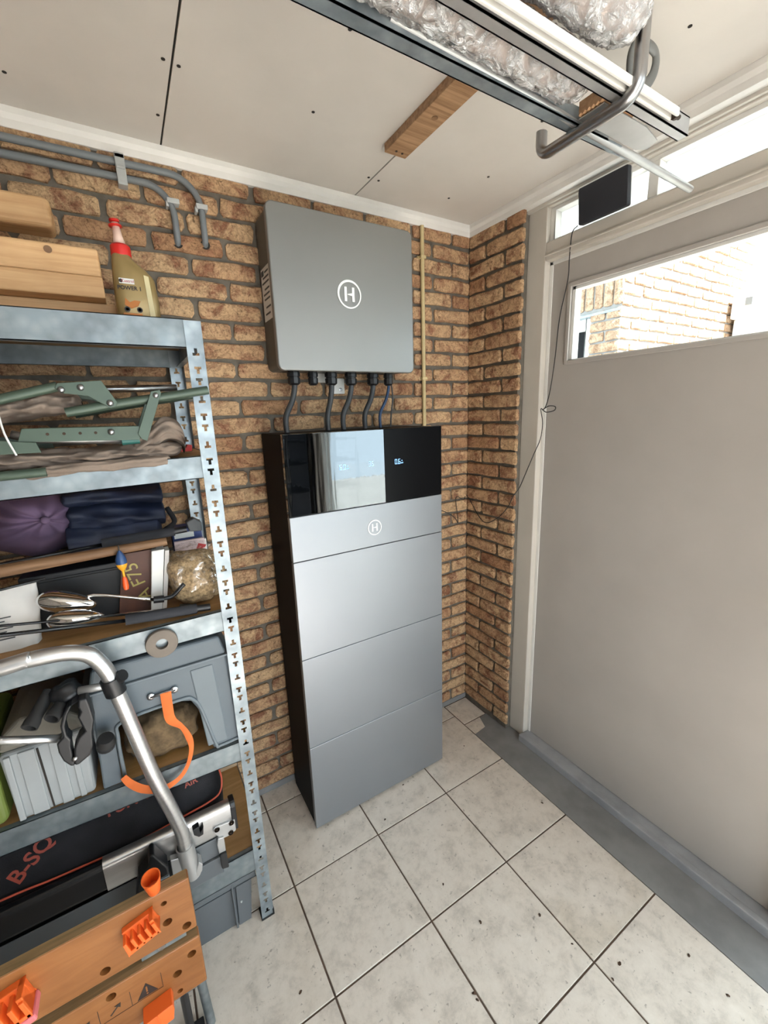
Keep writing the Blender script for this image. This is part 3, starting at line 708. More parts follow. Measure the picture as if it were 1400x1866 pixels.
for zt, zl, tilt in LV:
    dz = tilt/.55*(SX-SL)
    def sl(z, x): return z+dz*(SX-x)/(SX-SL)
    xa, xb = SL+.004, SX-.0355
    for y, th in ((SY+.0028, .0018), (SB-.0028, -.0018)):
        b = MB()
        for (ya, yb, z0, z1) in ((y, y+th, zl, zt), (y, y+th*10, zl, zl+.0018), (y, y+th*8, zt-.0018, zt)):
            v = [(xa, ya, sl(z0, xa)), (xb, ya, sl(z0, xb)), (xb, yb, sl(z0, xb)), (xa, yb, sl(z0, xa)), (xa, ya, sl(z1, xa)), (xb, ya, sl(z1, xb)), (xb, yb, sl(z1, xb)), (xa, yb, sl(z1, xa))]
            b.add(v, [(0,3,2,1),(4,5,6,7),(0,1,5,4),(2,3,7,6),(0,4,7,3),(1,2,6,5)])
        b.build('front_beam' if y < -.2 else 'rear_beam', 'galvanised_beam', shelf)
    for x in (SX-.003, SL+.003):
        sg = -1 if x > -1.5 else 1
        MB().box(x, x+sg*.0018, SY+.01, SB-.01, sl(zl, x), sl(zt, x)-.001).box(x, x+sg*.016, SY+.03, SB-.03, sl(zl, x), sl(zl, x)+.0018).build('side_beam', 'galvanised_beam', shelf)
    b = MB(); xa, xb = SL+.006, SX-.006; ya, yb = SY+.0075, SB-.0075; t0, t1 = zt-.010, zt-.002
    v = [(xa, ya, sl(t0, xa)), (xb, ya, sl(t0, xb)), (xb, yb, sl(t0, xb)), (xa, yb, sl(t0, xa)), (xa, ya, sl(t1, xa)), (xb, ya, sl(t1, xb)), (xb, yb, sl(t1, xb)), (xa, yb, sl(t1, xa))]
    b.add(v, [(0,3,2,1),(4,5,6,7),(0,1,5,4),(2,3,7,6),(0,4,7,3),(1,2,6,5)]).build('shelf_board', 'chipboard', shelf)

# ------------------------------------------------------------------ top shelf: timbers and oil bottle
T5 = 1.786
tag(MB().box(-1.93, -1.391, -.30, -.22, T5, T5+.055).build('timber_batten', 'timber', bevel=.002), 'thin pale batten lying behind the oil bottle on the top shelf', 'timber', 'timbers on the top shelf')
tag(MB().box(-2.1, -1.95, -.37, -.16, T5, T5+.042).build('timber_block', 'timber', bevel=.002), 'timber block under the left end of the pine beams', 'timber', 'timbers on the top shelf')
tag(MB().prism([(-.35, T5+.056), (-.21, T5+.056), (-.21, T5+.100), (-.35, T5+.100)], 'x', -2.1, -1.414).build('timber_beam', 'timber', bevel=.003), 'lower pine beam of the stack on the top shelf', 'timber', 'timbers on the top shelf')
kb = thing('timber_beam', 'upper pine beam with a round knot on the top shelf', 'timber', (-1.75, -.27, T5+.101), 'timbers on the top shelf')
MB().box(-2.1, -1.414, -.34, -.20, T5+.101, T5+.161).build('beam', 'timber', kb, bevel=.007, seg=3)
kp = A(87, 454, -.3405); MB().lathe([(.0, 0), (.0075, 0), (.0075, .0006), (.0, .0007)], (kp[0], -.3402, kp[2]), (0, -1, 0), 14).build('knot', 'stick_wood', kb)
tag(MB().box(-2.1, -1.9, -.30, -.10, T5+.162, T5+.235).build('timber_block', 'timber', bevel=.002), 'timber block carrying the topmost rounded beam', 'timber', 'timbers on the top shelf')
tag(MB().box(-2.12, -1.495, -.20, -.12, T5+.236, T5+.302).build('timber_beam', 'timber', bevel=.012, seg=4), 'topmost short beam with rounded edges near the conduits', 'timber', 'timbers on the top shelf')

ob = thing('oil_bottle', 'gold motor oil bottle with red cap and spout on the top shelf', 'bottle', (-1.348, -.335, T5))
def rr_ring(wx, wy, cx, cy_, z, n=24, p=3.2):
    out = []
    for k in range(n):
        a = 2*PI*k/n; c, s_ = math.cos(a), math.sin(a)
        out.append((cx+wx/2*math.copysign(abs(c)**(2/p), c), cy_+wy/2*math.copysign(abs(s_)**(2/p), s_), z))
    return out
def loft(rings, cap=True):
    n = len(rings[0]); v = [p for r in rings for p in r]; f = []
    for i in range(len(rings)-1):
        for k in range(n): f.append((i*n+k, i*n+(k+1) % n, (i+1)*n+(k+1) % n, (i+1)*n+k))
    if cap: f += [tuple(range(n))[::-1], tuple((len(rings)-1)*n+k for k in range(n))]
    return v, f
bxm = -1.350
def br(z, x0, x1, wy, p=4): return rr_ring(x1-x0, wy, (x0+x1)/2, -.335, T5+z, 28, p)
rings = [br(.0, -1.392, -1.312, .05), br(.004, -1.396, -1.306, .056), br(.06, -1.396, -1.305, .058), br(.105, -1.394, -1.309, .058), br(.122, -1.393, -1.322, .056, 3.5), br(.142, -1.391, -1.345, .048, 3), br(.155, -1.388, -1.352, .038, 2.4), br(.165, -1.387, -1.353, .036, 2)]
v, f = loft(rings); MB().add(v, f).build('body', 'bottle_gold', ob, smooth=True, auto=60)
MB().lathe([(.0205, 0), (.021, .003), (.0205, .022), (.017, .026), (.0, .0261)], (-1.369, -.335, T5+.150), n=20).build('cap', 'red_plastic', ob, smooth=True, auto=35)
MB().lathe([(.013, 0), (.009, .02), (.0075, .045), (.0, .0451)], (-1.369, -.335, T5+.176), (-.06, 0, 1), 14).build('spout', 'spout_clear', ob, smooth=True)
MB().lathe([(.006, 0), (.0135, .001), (.0135, .004), (.006, .006), (.006, .010), (.0105, .011), (.0105, .015), (.0, .0151)], (-1.372, -.335, T5+.212), (-.06, 0, 1), 14).build('spout_cap', 'red_plastic', ob, smooth=True, auto=35)
yl = -.3648
MB().prism([(-1.329, T5+.0), (-1.318, T5+.0), (-1.322, T5+.108), (-1.332, T5+.11)], 'y', yl, yl+.004).build('level_strip', 'bottle_pale', ob)
lbx = -1.362
lab = MB().box(lbx-.021, lbx+.009, yl-.0004, yl+.003, T5+.088, T5+.099).build('brand_label', 'white_plastic', ob)
vv, ff = text_geo('Castrol', .0085); MB().add(vv, ff, frame((lbx-.004, yl-.0006, T5+.0935), (1, 0, 0), (0, 0, 1))).build('brand_lettering', 'red_print', lab, fix=False)
MB().lathe([(.0, 0), (.004, 0), (.004, .0006), (.0, .0007)], (lbx-.0175, yl-.0003, T5+.0935), (0, -1, 0), 10).build('brand_emblem', 'dark_print', lab)
vv, ff = text_geo('POWER 1', .0115, bold=True); MB().add(vv, ff, frame((lbx-.002, yl-.0004, T5+.079), (1, 0, 0), (0, 0, 1))).build('product_lettering', 'dark_print', ob, fix=False)
mo = MB()
for dx in (-.013, .012): mo.add(*MB().lathe([(.006, 0), (.006, .0006), (.0035, .0007), (.0035, .0)], n=14).__dict__.values(), frame((lbx+dx, yl-.0002, T5+.034), (1, 0, 0), (0, 0, 1)))
mo.build('printed_wheels', 'dark_print', ob)
MB().prism([(lbx-.017, T5+.043), (lbx-.004, T5+.036), (lbx+.01, T5+.042), (lbx+.016, T5+.053), (lbx+.004, T5+.054), (lbx-.006, T5+.049), (lbx-.014, T5+.058)], 'y', yl-.0006, yl+.002).build('printed_motorbike', 'orange_print', ob)
MB().box(lbx-.022, lbx+.016, yl-.0004, yl+.002, T5+.020, T5+.026).build('printed_band', 'orange_print', ob)

# ------------------------------------------------------------------ second shelf: folded camp chair
ch = thing('folded_camp_chair', 'folded green camp chair with brown seat cloth on the upper shelf', 'camp chair', (-1.5, -.33, 1.482), None)
YC = -.487
def strip(poly, y, th, name, mat, par=None, bevel=.0015): return MB().prism([(A(u, v, y)[0], A(u, v, y)[2]) for u, v in poly], 'y', y-th/2, y+th/2).build(name, mat, par or ch, bevel=bevel)
def rivet(u, v, y, r=.0065, par=None):
    p = A(u, v, y); MB().lathe([(r, 0), (r*.95, .002), (r*.5, .0045), (.0, .005)], (p[0], y, p[2]), (0, -1, 0), 12).build('rivet', 'steel', par or ch, smooth=True)
for y, nm in ((YC, ''), (-.30, 'r')):
    def q(u, v): return (lambda p: (p[0], y, p[2]))(A(u, v, YC))
    MB().tube([(-2.05, y, 1.565), q(0, 728), q(105, 704)], .0095, 10).build('back_tube', 'chair_green', ch, smooth=True, auto=40)
    MB().tube([q(120, 752), q(200, 738), q(379, 711)], .0095, 10).build('leg_tube', 'chair_green', ch, smooth=True, auto=40)
    pl = MB().prism([(q(u, v)[0], q(u, v)[2]) for u, v in ((101, 708), (105, 699), (184, 694), (192, 704), (214, 733), (212, 741), (202, 744), (160, 722), (112, 717))], 'y', y-.014, y-.0105).build('hinge_plate', 'chair_green', ch, bevel=.001)
    lk = MB().prism([(q(u, v)[0], q(u, v)[2]) for u, v in ((274, 714), (290, 711), (293, 717), (268, 803), (258, 800), (251, 790))], 'y', y-.016, y-.012).build('link_bar', 'chair_green', ch, bevel=.001)
    fb = MB().prism([(q(u, v)[0], q(u, v)[2]) for u, v in ((41, 781), (254, 776), (256, 801), (34, 806))], 'y', y-.0115, y-.007).build('flat_bar', 'chair_green', ch, bevel=.001)
    for u, v, par in ((113, 711, pl), (148, 707, pl), (201, 735, pl), (283, 721, lk), (203, 787, fb)):
        p = q(u, v); MB().lathe([(.0065, 0), (.006, .002), (.003, .0045), (.0, .005)], (p[0], y-.0145, p[2]), (0, -1, 0), 12).build('rivet', 'steel', par, smooth=True)
    for u in (88, 118, 147, 175):
        p = q(u, 791-(u-88)*.03); MB().lathe([(.0, 0), (.003, 0), (.003, .001), (.0, .0011)], (p[0], y-.0112, p[2]), (0, -1, 0), 8).build('hole', 'hole_dark', fb)
    MB().tube([q(20, 792), q(60, 800), q(230, 802)], .0085, 10).build('seat_tube', 'steel', ch, smooth=True)
    MB().tube([q(222, 803), q(254, 800)], .0098, 10).build('end_plug', 'teal_plastic', ch, smooth=True, auto=40)
    MB().prism([(q(u, v)[0], q(u, v)[2]) for u, v in ((-60, 800), (68, 806), (78, 824), (-60, 832))], 'y', y-.016, y-.011).build('flat_bar', 'chair_green', ch, bevel=.001)
    MB().tube([(-2.05, y, 1.50), q(0, 868), q(85, 860)], .0095, 10).build('foot_tube', 'chair_green', ch, smooth=True, auto=40)
MB().tube([(A(379, 711, YC)[0]-.01, YC, A(379, 711, YC)[2]), (A(379, 711, YC)[0]-.01, -.30, A(379, 711, YC)[2])], .006, 8).build('cross_tube', 'chair_green', ch)
MB().tube([(-1.60, -.13, 1.655), (-1.27, -.13, 1.662)], .010, 10).build('rear_tube', 'steel', ch, smooth=True)
# seat cloth folds: long soft rolls
def roll(name, mat, par, path, ry, rz_, seed, amp=.18, y0=None, fr=9, n=28, m=60):
    P = smooth_path(path, 8)
    def f(u, v):
        i = v*(len(P)-1); k = int(i); k2 = min(k+1, len(P)-1); c = P[k].lerp(P[k2], i-k); a = 2*PI*u
        e = min(1, max(.25, math.sqrt(max(0, 1-(1-min(v, 1-v)/.06)**2)) if min(v, 1-v) < .06 else 1))
        d = 1+amp*nz((c.x*fr, math.cos(a)*1.8, math.sin(a)*1.8), 1, seed)+amp*.7*nz((c.x*fr*2.6, math.cos(a)*3.4, math.sin(a)*3.4), 1, seed+1)
        sr = rz_(v) if callable(rz_) else rz_
        return (c.x, c.y+ry*e*d*math.copysign(abs(math.cos(a))**.7, math.cos(a)), c.z+sr*e*d*math.sin(a))
    return MB().grid(f, n, m, True).build(name, mat, par, smooth=True)
roll('back_cloth', 'khaki_fabric', ch, [(-2.0, -.35, 1.60), A(0, 748, -.40), A(80, 740, -.40), A(150, 735, -.40)], .075, .022, 2, .3, fr=16, n=40, m=110)
roll('seat_cloth', 'khaki_fabric', ch, [(-2.0, -.35, 1.515), A(0, 836, -.40), A(100, 835, -.40), A(200, 828, -.40), A(330, 814, -.38)], .075, .018, 3, .35, fr=16, n=40, m=120)
roll('seat_cloth_fold', 'khaki_fabric', ch, [A(240, 822, -.40), A(275, 800, -.40), A(300, 782, -.39), A(326, 790, -.37), A(334, 806, -.36)], .06, .026, 4, .35, fr=14, n=40, m=80)
roll('seat_cloth_fold', 'khaki_fabric', ch, [A(40, 866, -.475), A(150, 852, -.475), A(250, 843, -.47), A(312, 838, -.45)], .012, .011, 6, .4, fr=18, n=30, m=90)
MB().tube(smooth_path([A(-6, 745, -.51), A(8, 790, -.515), A(30, 830, -.51)], 5), .0018, 6).build('tie_cord', 'white_cord', ch)
tag(MB().prism([(-1.305, 1.484), (-1.272, 1.484), (-1.27, 1.5), (-1.282, 1.502), (-1.286, 1.494), (-1.298, 1.493), (-1.302, 1.502), (-1.308, 1.498)], 'y', -.30, -.27).build('red_clip', 'red_plastic', bevel=.001), 'small red plastic clip behind the camp chair cloth', 'clip')

# ------------------------------------------------------------------ third shelf: fishing gear, clothes, books
T3 = 1.0735
tag(MB().box(-1.69, -1.476, -.31, -.10, T3, T3+.140).box(-1.693, -1.473, -.313, -.097, T3+.12, T3+.128).build('black_box', 'black_box', bevel=.003), 'black storage box behind the silver spoons under the clothes', 'box')
# purple cap with a covered button and creases running to it
bt = Vector(A(82, 948, -.30))
def capf(u, v):
    a = 2*PI*u; r = v*.115; cr = .016*math.sin(a*9+2*math.sin(a*2))*v*(1-v*.4)
    y = bt.y+.19*v**2.4+cr+.012*nz((math.cos(a)*v*2, math.sin(a)*v*2, 0), 1.5, 2)
    return (bt.x-.05*v+r*1.2*math.cos(a), y, max(bt.z-.012*v+r*1.0*math.sin(a), T3+.143))
cp = thing('purple_cap', 'crumpled purple cap with a cloth button on the left of the shelf', 'cap', (bt.x-.02, -.2, T3+.142))
MB().grid(capf, 72, 24, True).build('crown', 'purple_fabric', cp, smooth=True)
MB().lathe([(.0, -.003), (.009, -.002), (.0095, .003), (.006, .0065), (.0, .0075)], tuple(bt), (0, -1, 0), 14).build('button', 'purple_fabric', cp, smooth=True)
nj = thing('navy_jacket', 'folded navy blue jacket lying next to the purple cap', 'jacket', (-1.5, -.2, T3+.142))
roll('fold', 'navy_fabric', nj, [(-1.59, -.2, 1.275), (-1.55, -.2, 1.272), (-1.45, -.2, 1.268), (-1.37, -.2, 1.262)], .10, .047, 11, .2, fr=7)
roll('fold', 'navy_fabric', nj, [(-1.585, -.19, 1.33), (-1.5, -.19, 1.325), (-1.40, -.19, 1.315), (-1.355, -.19, 1.31)], .10, .034, 12, .25, fr=7)
roll('fold', 'navy_fabric', nj, [(-1.59, -.18, 1.385), (-1.5, -.18, 1.38), (-1.40, -.18, 1.372), (-1.355, -.18, 1.368)], .10, .028, 13, .25, fr=7)
MB().tube(smooth_path([A(304, 925, -.22), A(318, 950, -.24), A(300, 966, -.25)], 5), .007, 8).build('sleeve_edge', 'dark_fabric', nj, smooth=True)

def rod(lab, pts, foam, endp, y, r=.0048, rf=.0125, reel=True):
    t = thing('fishing_rod', lab, 'fishing rod', (pts[0][0]*.5+pts[1][0]*.5, y, min(p[2] for p in pts)-.01), 'fishing rods on the shelf')
    d = (Vector(pts[0])-Vector(pts[1])).normalized(); far = Vector(pts[1])+d*1.0; far = Vector(pts[1])+(Vector(pts[0])-Vector(pts[1]))*((-2.1-pts[1][0])/(pts[0][0]-pts[1][0]))
    MB().tube([tuple(far), pts[1]], r, 8).build('blank', 'rod_black', t, smooth=True)
    MB().tube([foam[0], foam[1]], rf, 12).build('foam_grip', 'foam', t, smooth=True, auto=40)
    MB().tube([foam[1], endp], rf*.72, 12).build('butt', 'black_plastic', t, smooth=True, auto=40)
    return t
r1 = rod('fishing rod with grey foam grip lying behind the wooden stick', [A(0, 1029, -.33), A(186, 993, -.33)], [A(186, 991, -.33), A(318, 968, -.33)], A(340, 964, -.33), -.33)
MB().prism([(A(u, v, -.335)[0], A(u, v, -.335)[2]) for u, v in ((338, 951), (352, 943), (366, 950), (368, 966), (345, 968))], 'y', -.345, -.315).build('reel_seat', 'cable_grey', r1, bevel=.003)
off = Vector((0, 0, .014))
def up(u, v, y, dz=.014): p = A(u, v, y); return (p[0], p[1], p[2]+dz)
rod('fishing rod with grey foam grip along the front edge of the shelf', [up(0, 1163, -.44, .006), up(230, 1138, -.44, .01)], [up(230, 1137, -.44, .010), up(360, 1119, -.44, .016)], up(384, 1116, -.44, .016), -.44)
for uv, lab in ((((0, 1147), (265, 1122)), 'thin black rod section under the silver spoons'), (((0, 1075), (83, 1054)), 'thin black rod section crossing the white bag')):
    p, q = (Vector(up(*uv[0], -.425, .008)), Vector(up(*uv[1], -.425, .008))) if uv[0][1] > 1100 else (Vector(A(*uv[0], -.415)), Vector(A(*uv[1], -.415)))
    far = q+(p-q)*((-2.0-q.x)/(p.x-q.x))
    tag(MB().tube([tuple(far), tuple(q)], .0032, 8).build('rod_section', 'rod_black', smooth=True), lab, 'rod', 'rod sections')
p, q = Vector(A(0, 1041, -.375)), Vector(A(304, 986, -.375)); far = q+(p-q)*((-2.1-q.x)/(p.x-q.x))
tag(MB().tube([tuple(far), tuple(p), tuple(q)], [.016, .0145, .0105], 10).build('wooden_stick', 'stick_wood', smooth=True, auto=50), 'long brown wooden stick lying across the shelf above the float', 'stick')

fl = thing('fishing_float', 'blue and orange fishing float hanging below the wooden stick', 'fishing float', tuple(A(231, 1075, -.395)))
ft, fb_ = Vector(A(217, 1003, -.395)), Vector(A(231, 1075, -.395)); ax = (fb_-ft).normalized(); Lf = (fb_-ft).length
def seg(nm, mat, prof): MB().lathe([(r, z*Lf) for r, z in prof], tuple(ft), tuple(ax), 16).build(nm, mat, fl, smooth=True, auto=50)
seg('stem', 'rod_black', [(.0012, -.12), (.0016, .02)])
seg('upper_body', 'float_blue', [(.002, .0), (.008, .10), (.0118, .22), (.0122, .30), (.0122, .325)])
seg('lower_body', 'float_yellow', [(.0124, .325), (.0118, .37), (.008, .45), (.004, .50), (.0028, .51), (.0028, .66)])
seg('tip', 'float_orange', [(.0035, .66), (.0058, .72), (.0068, .90), (.005, .98), (.0, 1.0)])

def poly3(lst, y): return [(A(u, v, y)[0], A(u, v, y)[2]) for u, v in lst]
bb = thing('brown_book', 'dark brown book cover with yellow scribbles behind the float', 'book', (-1.47, -.32, T3))
MB().prism([(-1.505, T3), (-1.425, T3), (-1.395, T3+.165), (-1.475, T3+.165)], 'y', -.335, -.318).build('cover', 'book_brown', bb, bevel=.001)
vv, ff = text_geo('A F75', .045); MB().add(vv, ff, frame((-1.448, -.3355, T3+.085), (-.25, 0, 1), (-1, 0, -.25))).build('scribble', 'book_ink', bb, fix=False)
wbk = thing('white_book', 'white book standing on edge between brown cover and seed bag', 'book', (-1.41, -.33, T3))
MB().prism(poly3([(264, 1092), (272, 1000), (284, 995), (292, 1000), (282, 1095)], -.345) and [(-1.432, T3), (-1.405, T3), (-1.378, T3+.165), (-1.408, T3+.165)], 'y', -.355, -.31).build('cover', 'white_plastic', wbk, bevel=.002)
MB().prism([(-1.404, T3+.002), (-1.394, T3+.002), (-1.367, T3+.160), (-1.377, T3+.160)], 'y', -.354, -.312).build('pages', 'paper', wbk)
sbg = thing('seed_bag', 'clear bag of pale brown seeds at the right end of the shelf', 'bag', (-1.325, -.34, T3))
sc0 = Vector((-1.312, -.345, T3+.074))
def blob(c, rx, ry, rz_, seed, amp, fr, zmin=None, p=1.0):
    def f(u, v):
        a = 2*PI*u; t = PI*v
        d = Vector((math.sin(t)*math.cos(a), math.sin(t)*math.sin(a), -math.cos(t)))
        k = 1+amp*nz(d, fr, seed)+amp*.5*nz(d, fr*2.3, seed+1)
        q = Vector(math.copysign(abs(x)**p, x) for x in d)
        z = c.z+rz_*k*q.z
        if zmin is not None: z = max(z, zmin)
        return (c.x+rx*k*q.x, c.y+ry*k*q.y, z)
    return f
MB().grid(blob(sc0, .070, .06, .072, 21, .14, 1.8, T3+.001, .75), 40, 26, True).build('seeds', 'seeds', sbg, smooth=True)
MB().grid(blob(sc0+Vector((.0, -.001, .010)), .074, .066, .084, 23, .14, 2.6, T3+.0005, .75), 48, 34, True).build('bag', 'clear_bag', sbg, smooth=True)
wbg = thing('white_bag', 'white printed paper bag at the left behind the rod sections', 'bag', (-1.71, -.37, T3))
def wf(u, v):
    a = 2*PI*u; c, s_ = math.cos(a), math.sin(a); rx = .062; ry = .024*(1-.75*v)
    return (-1.722+.01*v+rx*math.copysign(abs(c)**.6, c)+.004*nz((c*2, s_*2, v*5), 1, 4), -.365+ry*math.copysign(abs(s_)**.7, s_)*(1+.3*nz((c*2, v*4, 1), 1.4, 8))+.02*v, T3+.135*v)
wb_ = MB().grid(wf, 48, 20, True).build('bag', 'paper', wbg, smooth=True)
pt = MB()
for i in range(7): pt.box(-1.765, -1.70-.006*(i % 3), -.391+.0009*i, -.388+.0009*i, T3+.03+.008*i, T3+.0318+.008*i)
pt.build('print', 'cable_grey', wb_)

def spoon(lab, bc_, bl, bw, h0, h1, tilt, dz):
    t = thing('landing_spoon', lab, 'spoon', (bc_[0], bc_[1], bc_[2]-.03), 'silver spoons')
    b = Vector(bc_); hd = (Vector(h1)-Vector(h0)).normalized(); sd_ = Vector((0, .35, 1)).normalized(); sd_ = (sd_-hd*sd_.dot(hd)).normalized(); nn = hd.cross(sd_)
    if nn.y > 0: nn = -nn
    def f(u, v):
        a = 2*PI*u; rr = v
        lx = bl/2*rr*math.cos(a)*(1+.08*math.cos(a)); lw = bw/2*rr*math.sin(a)*(1-.18*math.cos(a))
        return tuple(b+hd*lx+sd_*lw+nn*(.018*(1-rr**2)))
    bo = MB().grid(f, 36, 10, True).build('bowl', 'chrome', t, smooth=True); m_ = bo.modifiers.new('thick', 'SOLIDIFY'); m_.thickness = .0015
    MB().tube(smooth_path([tuple(b+hd*bl*.44), h0, h1], 4), .0042, 10).build('handle', 'chrome', t, smooth=True)
    return t
s1_ = spoon('large silver spoon with a folding handle below the black box', A(118, 1097, -.385), .118, .05, A(170, 1084, -.385), A(282, 1093, -.40), 0, 0)
MB().tube([A(280, 1093, -.40), A(299, 1091, -.40)], .0095, 10).build('joint', 'black_plastic', s1_, smooth=True, auto=40)
MB().tube(smooth_path([A(297, 1091, -.40), A(315, 1086, -.40), A(330, 1070, -.40), A(336, 1064, -.40)], 4), .0055, 8).build('hinge_arm', 'black_plastic', s1_, smooth=True)
s2_ = spoon('smaller silver spoon lying in front of the larger one', up(135, 1131, -.415, .004), .11, .045, up(178, 1128, -.415, .004), A(330, 1108, -.415), 0, 0)
MB().tube([A(328, 1108, -.415), A(347, 1107, -.415)], .010, 12).build('grip', 'black_plastic', s2_, smooth=True, auto=40)
MB().lathe([(.0, 0), (.006, 0), (.006, .006), (.0, .0061)], A(346, 1107, -.425), (1, -.6, 0), 12).build('cap', 'chrome', s2_)
pp = thing('paper_pile', 'pale pink papers standing behind the seed bag', 'papers', (-1.30, -.2, T3))
MB().box(-1.345, -1.262, -.215, -.205, T3, T3+.142).build('sheet', 'paper_pink', pp); MB().box(-1.335, -1.255, -.20, -.19, T3, T3+.135).build('sheet', 'paper', pp)
MB().prism([(-1.29, T3+.105), (-1.262, T3+.113), (-1.258, T3+.12), (-1.28, T3+.128)], 'y', -.2158, -.215).build('red_mark', 'red_print', pp)
bl_ = thing('blue_box', 'small dark blue carton with white label behind the papers', 'box', (-1.3, -.15, T3))
MB().box(-1.345, -1.262, -.18, -.11, T3, T3+.172).build('carton', 'blue_card', bl_, bevel=.001)
MB().box(-1.34, -1.285, -.1812, -.18, T3+.143, T3+.160).build('label_strip', 'white_plastic', bl_)
rm = A(295, 1172, -.470)
tag(MB().lathe([(.0135, 0), (.0345, 0), (.036, .002), (.036, .010), (.0345, .012), (.0135, .012), (.0135, 0)], (rm[0], SY+.002, rm[2]), (0, -1, 0), 36, cap=False).build('ring_magnet', 'magnet', smooth=True, auto=40), 'grey ring magnet stuck to the front beam below the rods', 'magnet')

# ------------------------------------------------------------------ fourth shelf: step stool, case, brush mat
def z2(x): return .666+.02/.55*(SX-x)
st = thing('step_stool', 'blue-grey plastic step stool standing on the lower middle shelf', 'step stool', (-1.43, -.30, .672))
def outl(o=0):
    return [(-1.596, .684), (-1.556, .684), (-1.553, .80), (-1.545, .838), (-1.52, .85), (-1.40, .85), (-1.376, .842), (-1.362, .81), (-1.338, .676), (-1.268, .676), (-1.268, .70), (-1.277, .945), (-1.582, .945)]
for y0, y1, nm in ((-.455, -.440, 'front_panel'), (-.17, -.155, 'rear_panel')): MB().prism(outl(), 'y', y0, y1).build(nm, 'stool_plastic', st, bevel=.004)
MB().box(-1.592, -1.580, -.45, -.16, .686, .94).build('side_panel', 'stool_plastic', st); MB().box(-1.28, -1.270, -.45, -.16, .678, .94).build('side_panel', 'stool_plastic', st)
MB().prism([(-1.352, .69), (-1.300, .69), (-1.312, .93), (-1.368, .93)], 'y', -.458, -.452).build('leg_panel', 'stool_edge', st, bevel=.003)
edge = [(-1.548, -.457, .70), (-1.546, -.457, .81), (-1.53, -.457, .852), (-1.40, -.457, .858), (-1.372, -.457, .848), (-1.355, -.457, .81), (-1.332, -.457, .69), (-1.32, -.457, .679), (-1.27, -.457, .681)]
MB().tube(smooth_path(edge, 5), .0045, 8).build('arch_rim', 'stool_edge', st, smooth=True)
MB().prism([(-1.586, .949), (-1.274, .949), (-1.288, 1.005), (-1.572, 1.005)], 'y', -.458, -.15).build('lid', 'stool_plastic', st, bevel=.008, seg=3)
MB().box(-1.60, -1.262, -.462, -.15, .944, .9495).build('lid_rim', 'stool_edge', st, bevel=.0015)
hb = [A(275, 1270, -.46), A(318, 1257, -.46)]
hbo = MB().tube([hb[0], hb[1]], .004, 8).build('strap_bar', 'steel', st, smooth=True)
for p in hb: MB().lathe([(.0025, 0), (.009, 0), (.009, .003), (.006, .005), (.0025, .005)], (p[0], -.458, p[2]), (0, -1, 0), 14, cap=False).build('eyelet', 'steel', hbo, smooth=True, auto=40)
sp0 = [A(302, 1262, -.466), A(306, 1290, -.468), A(312, 1312, -.468), A(332, 1325, -.47), A(345, 1345, -.472), A(349, 1365, -.474), A(342, 1395, -.478), A(325, 1420, -.482), A(295, 1438, -.484), A(262, 1438, -.484), A(238, 1428, -.482), A(225, 1416, -.478)]
wd = [.0125, .012, .0115, .006, .008, .0055, .005, .006, .009, .010, .009, .007]
P = smooth_path(sp0, 4); wds = [wd[min(i//4, 11)]*(1-(i % 4)/4)+wd[min(i//4+1, 11)]*((i % 4)/4) for i in range(len(P))]
tag(MB().tube(P, wds, 8, flat=(.12, 1.0)).build('orange_strap', 'strap_orange', smooth=True, auto=60), 'orange webbing strap looping from the step stool over the shelf beam', 'strap')
tag(MB().grid(blob(Vector((-1.455, -.36, .738)), .092, .07, .064, 31, .16, 2.2, .679, .8), 44, 28, True).build('coir_mat', 'coir', smooth=True), 'rolled brown coir mat inside the step stool arch', 'mat')

gc = thing('grey_case', 'light grey ribbed plastic case with dusty lid on the lower middle shelf', 'case', (-1.68, -.33, .685))
MB().prism([(-1.758, .686), (-1.610, .686), (-1.604, .862), (-1.764, .862)], 'y', -.452, -.22).build('body', 'case_grey', gc, bevel=.010, seg=3)
for x, wd_, pr2 in ((-1.749, .012, .006), (-1.715, .030, .003), (-1.664, .022, .004), (-1.634, .012, .004)): MB().prism([(x-wd_/2, .69), (x+wd_/2, .69), (x+wd_/2-.001, .858), (x-wd_/2-.001, .858)], 'y', -.452-pr2, -.45).build('rib', 'case_grey', gc, bevel=.002)
MB().prism([(-1.6935, .692), (-1.6905, .692), (-1.6945, .855), (-1.6985, .855)], 'y', -.4545, -.4515).build('seam', 'dark_gap', gc)
MB().prism([(-1.766, .862), (-1.602, .862), (-1.612, .895), (-1.65, .928), (-1.72, .932), (-1.755, .9)], 'y', -.445, -.23).build('lid', 'case_top', gc, bevel=.01, seg=3)
gr = thing('green_canister', 'olive green plastic canister at the left edge of the lower middle shelf', 'canister', (-1.85, -.34, .69))
MB().prism(rrect(-1.95, -1.772, .692, .90, .02), 'y', -.45, -.22).build('body', 'green_plastic', gr, bevel=.01, seg=3)
MB().lathe([(.03, 0), (.03, .03), (.02, .034), (.0, .0341)], (-1.83, -.33, .90), n=16).build('cap', 'green_plastic', gr, smooth=True, auto=40)
MB().prism([(-1.94, .73), (-1.80, .73), (-1.80, .735), (-1.94, .735)], 'y', -.454, -.448).build('rib', 'green_plastic', gr)

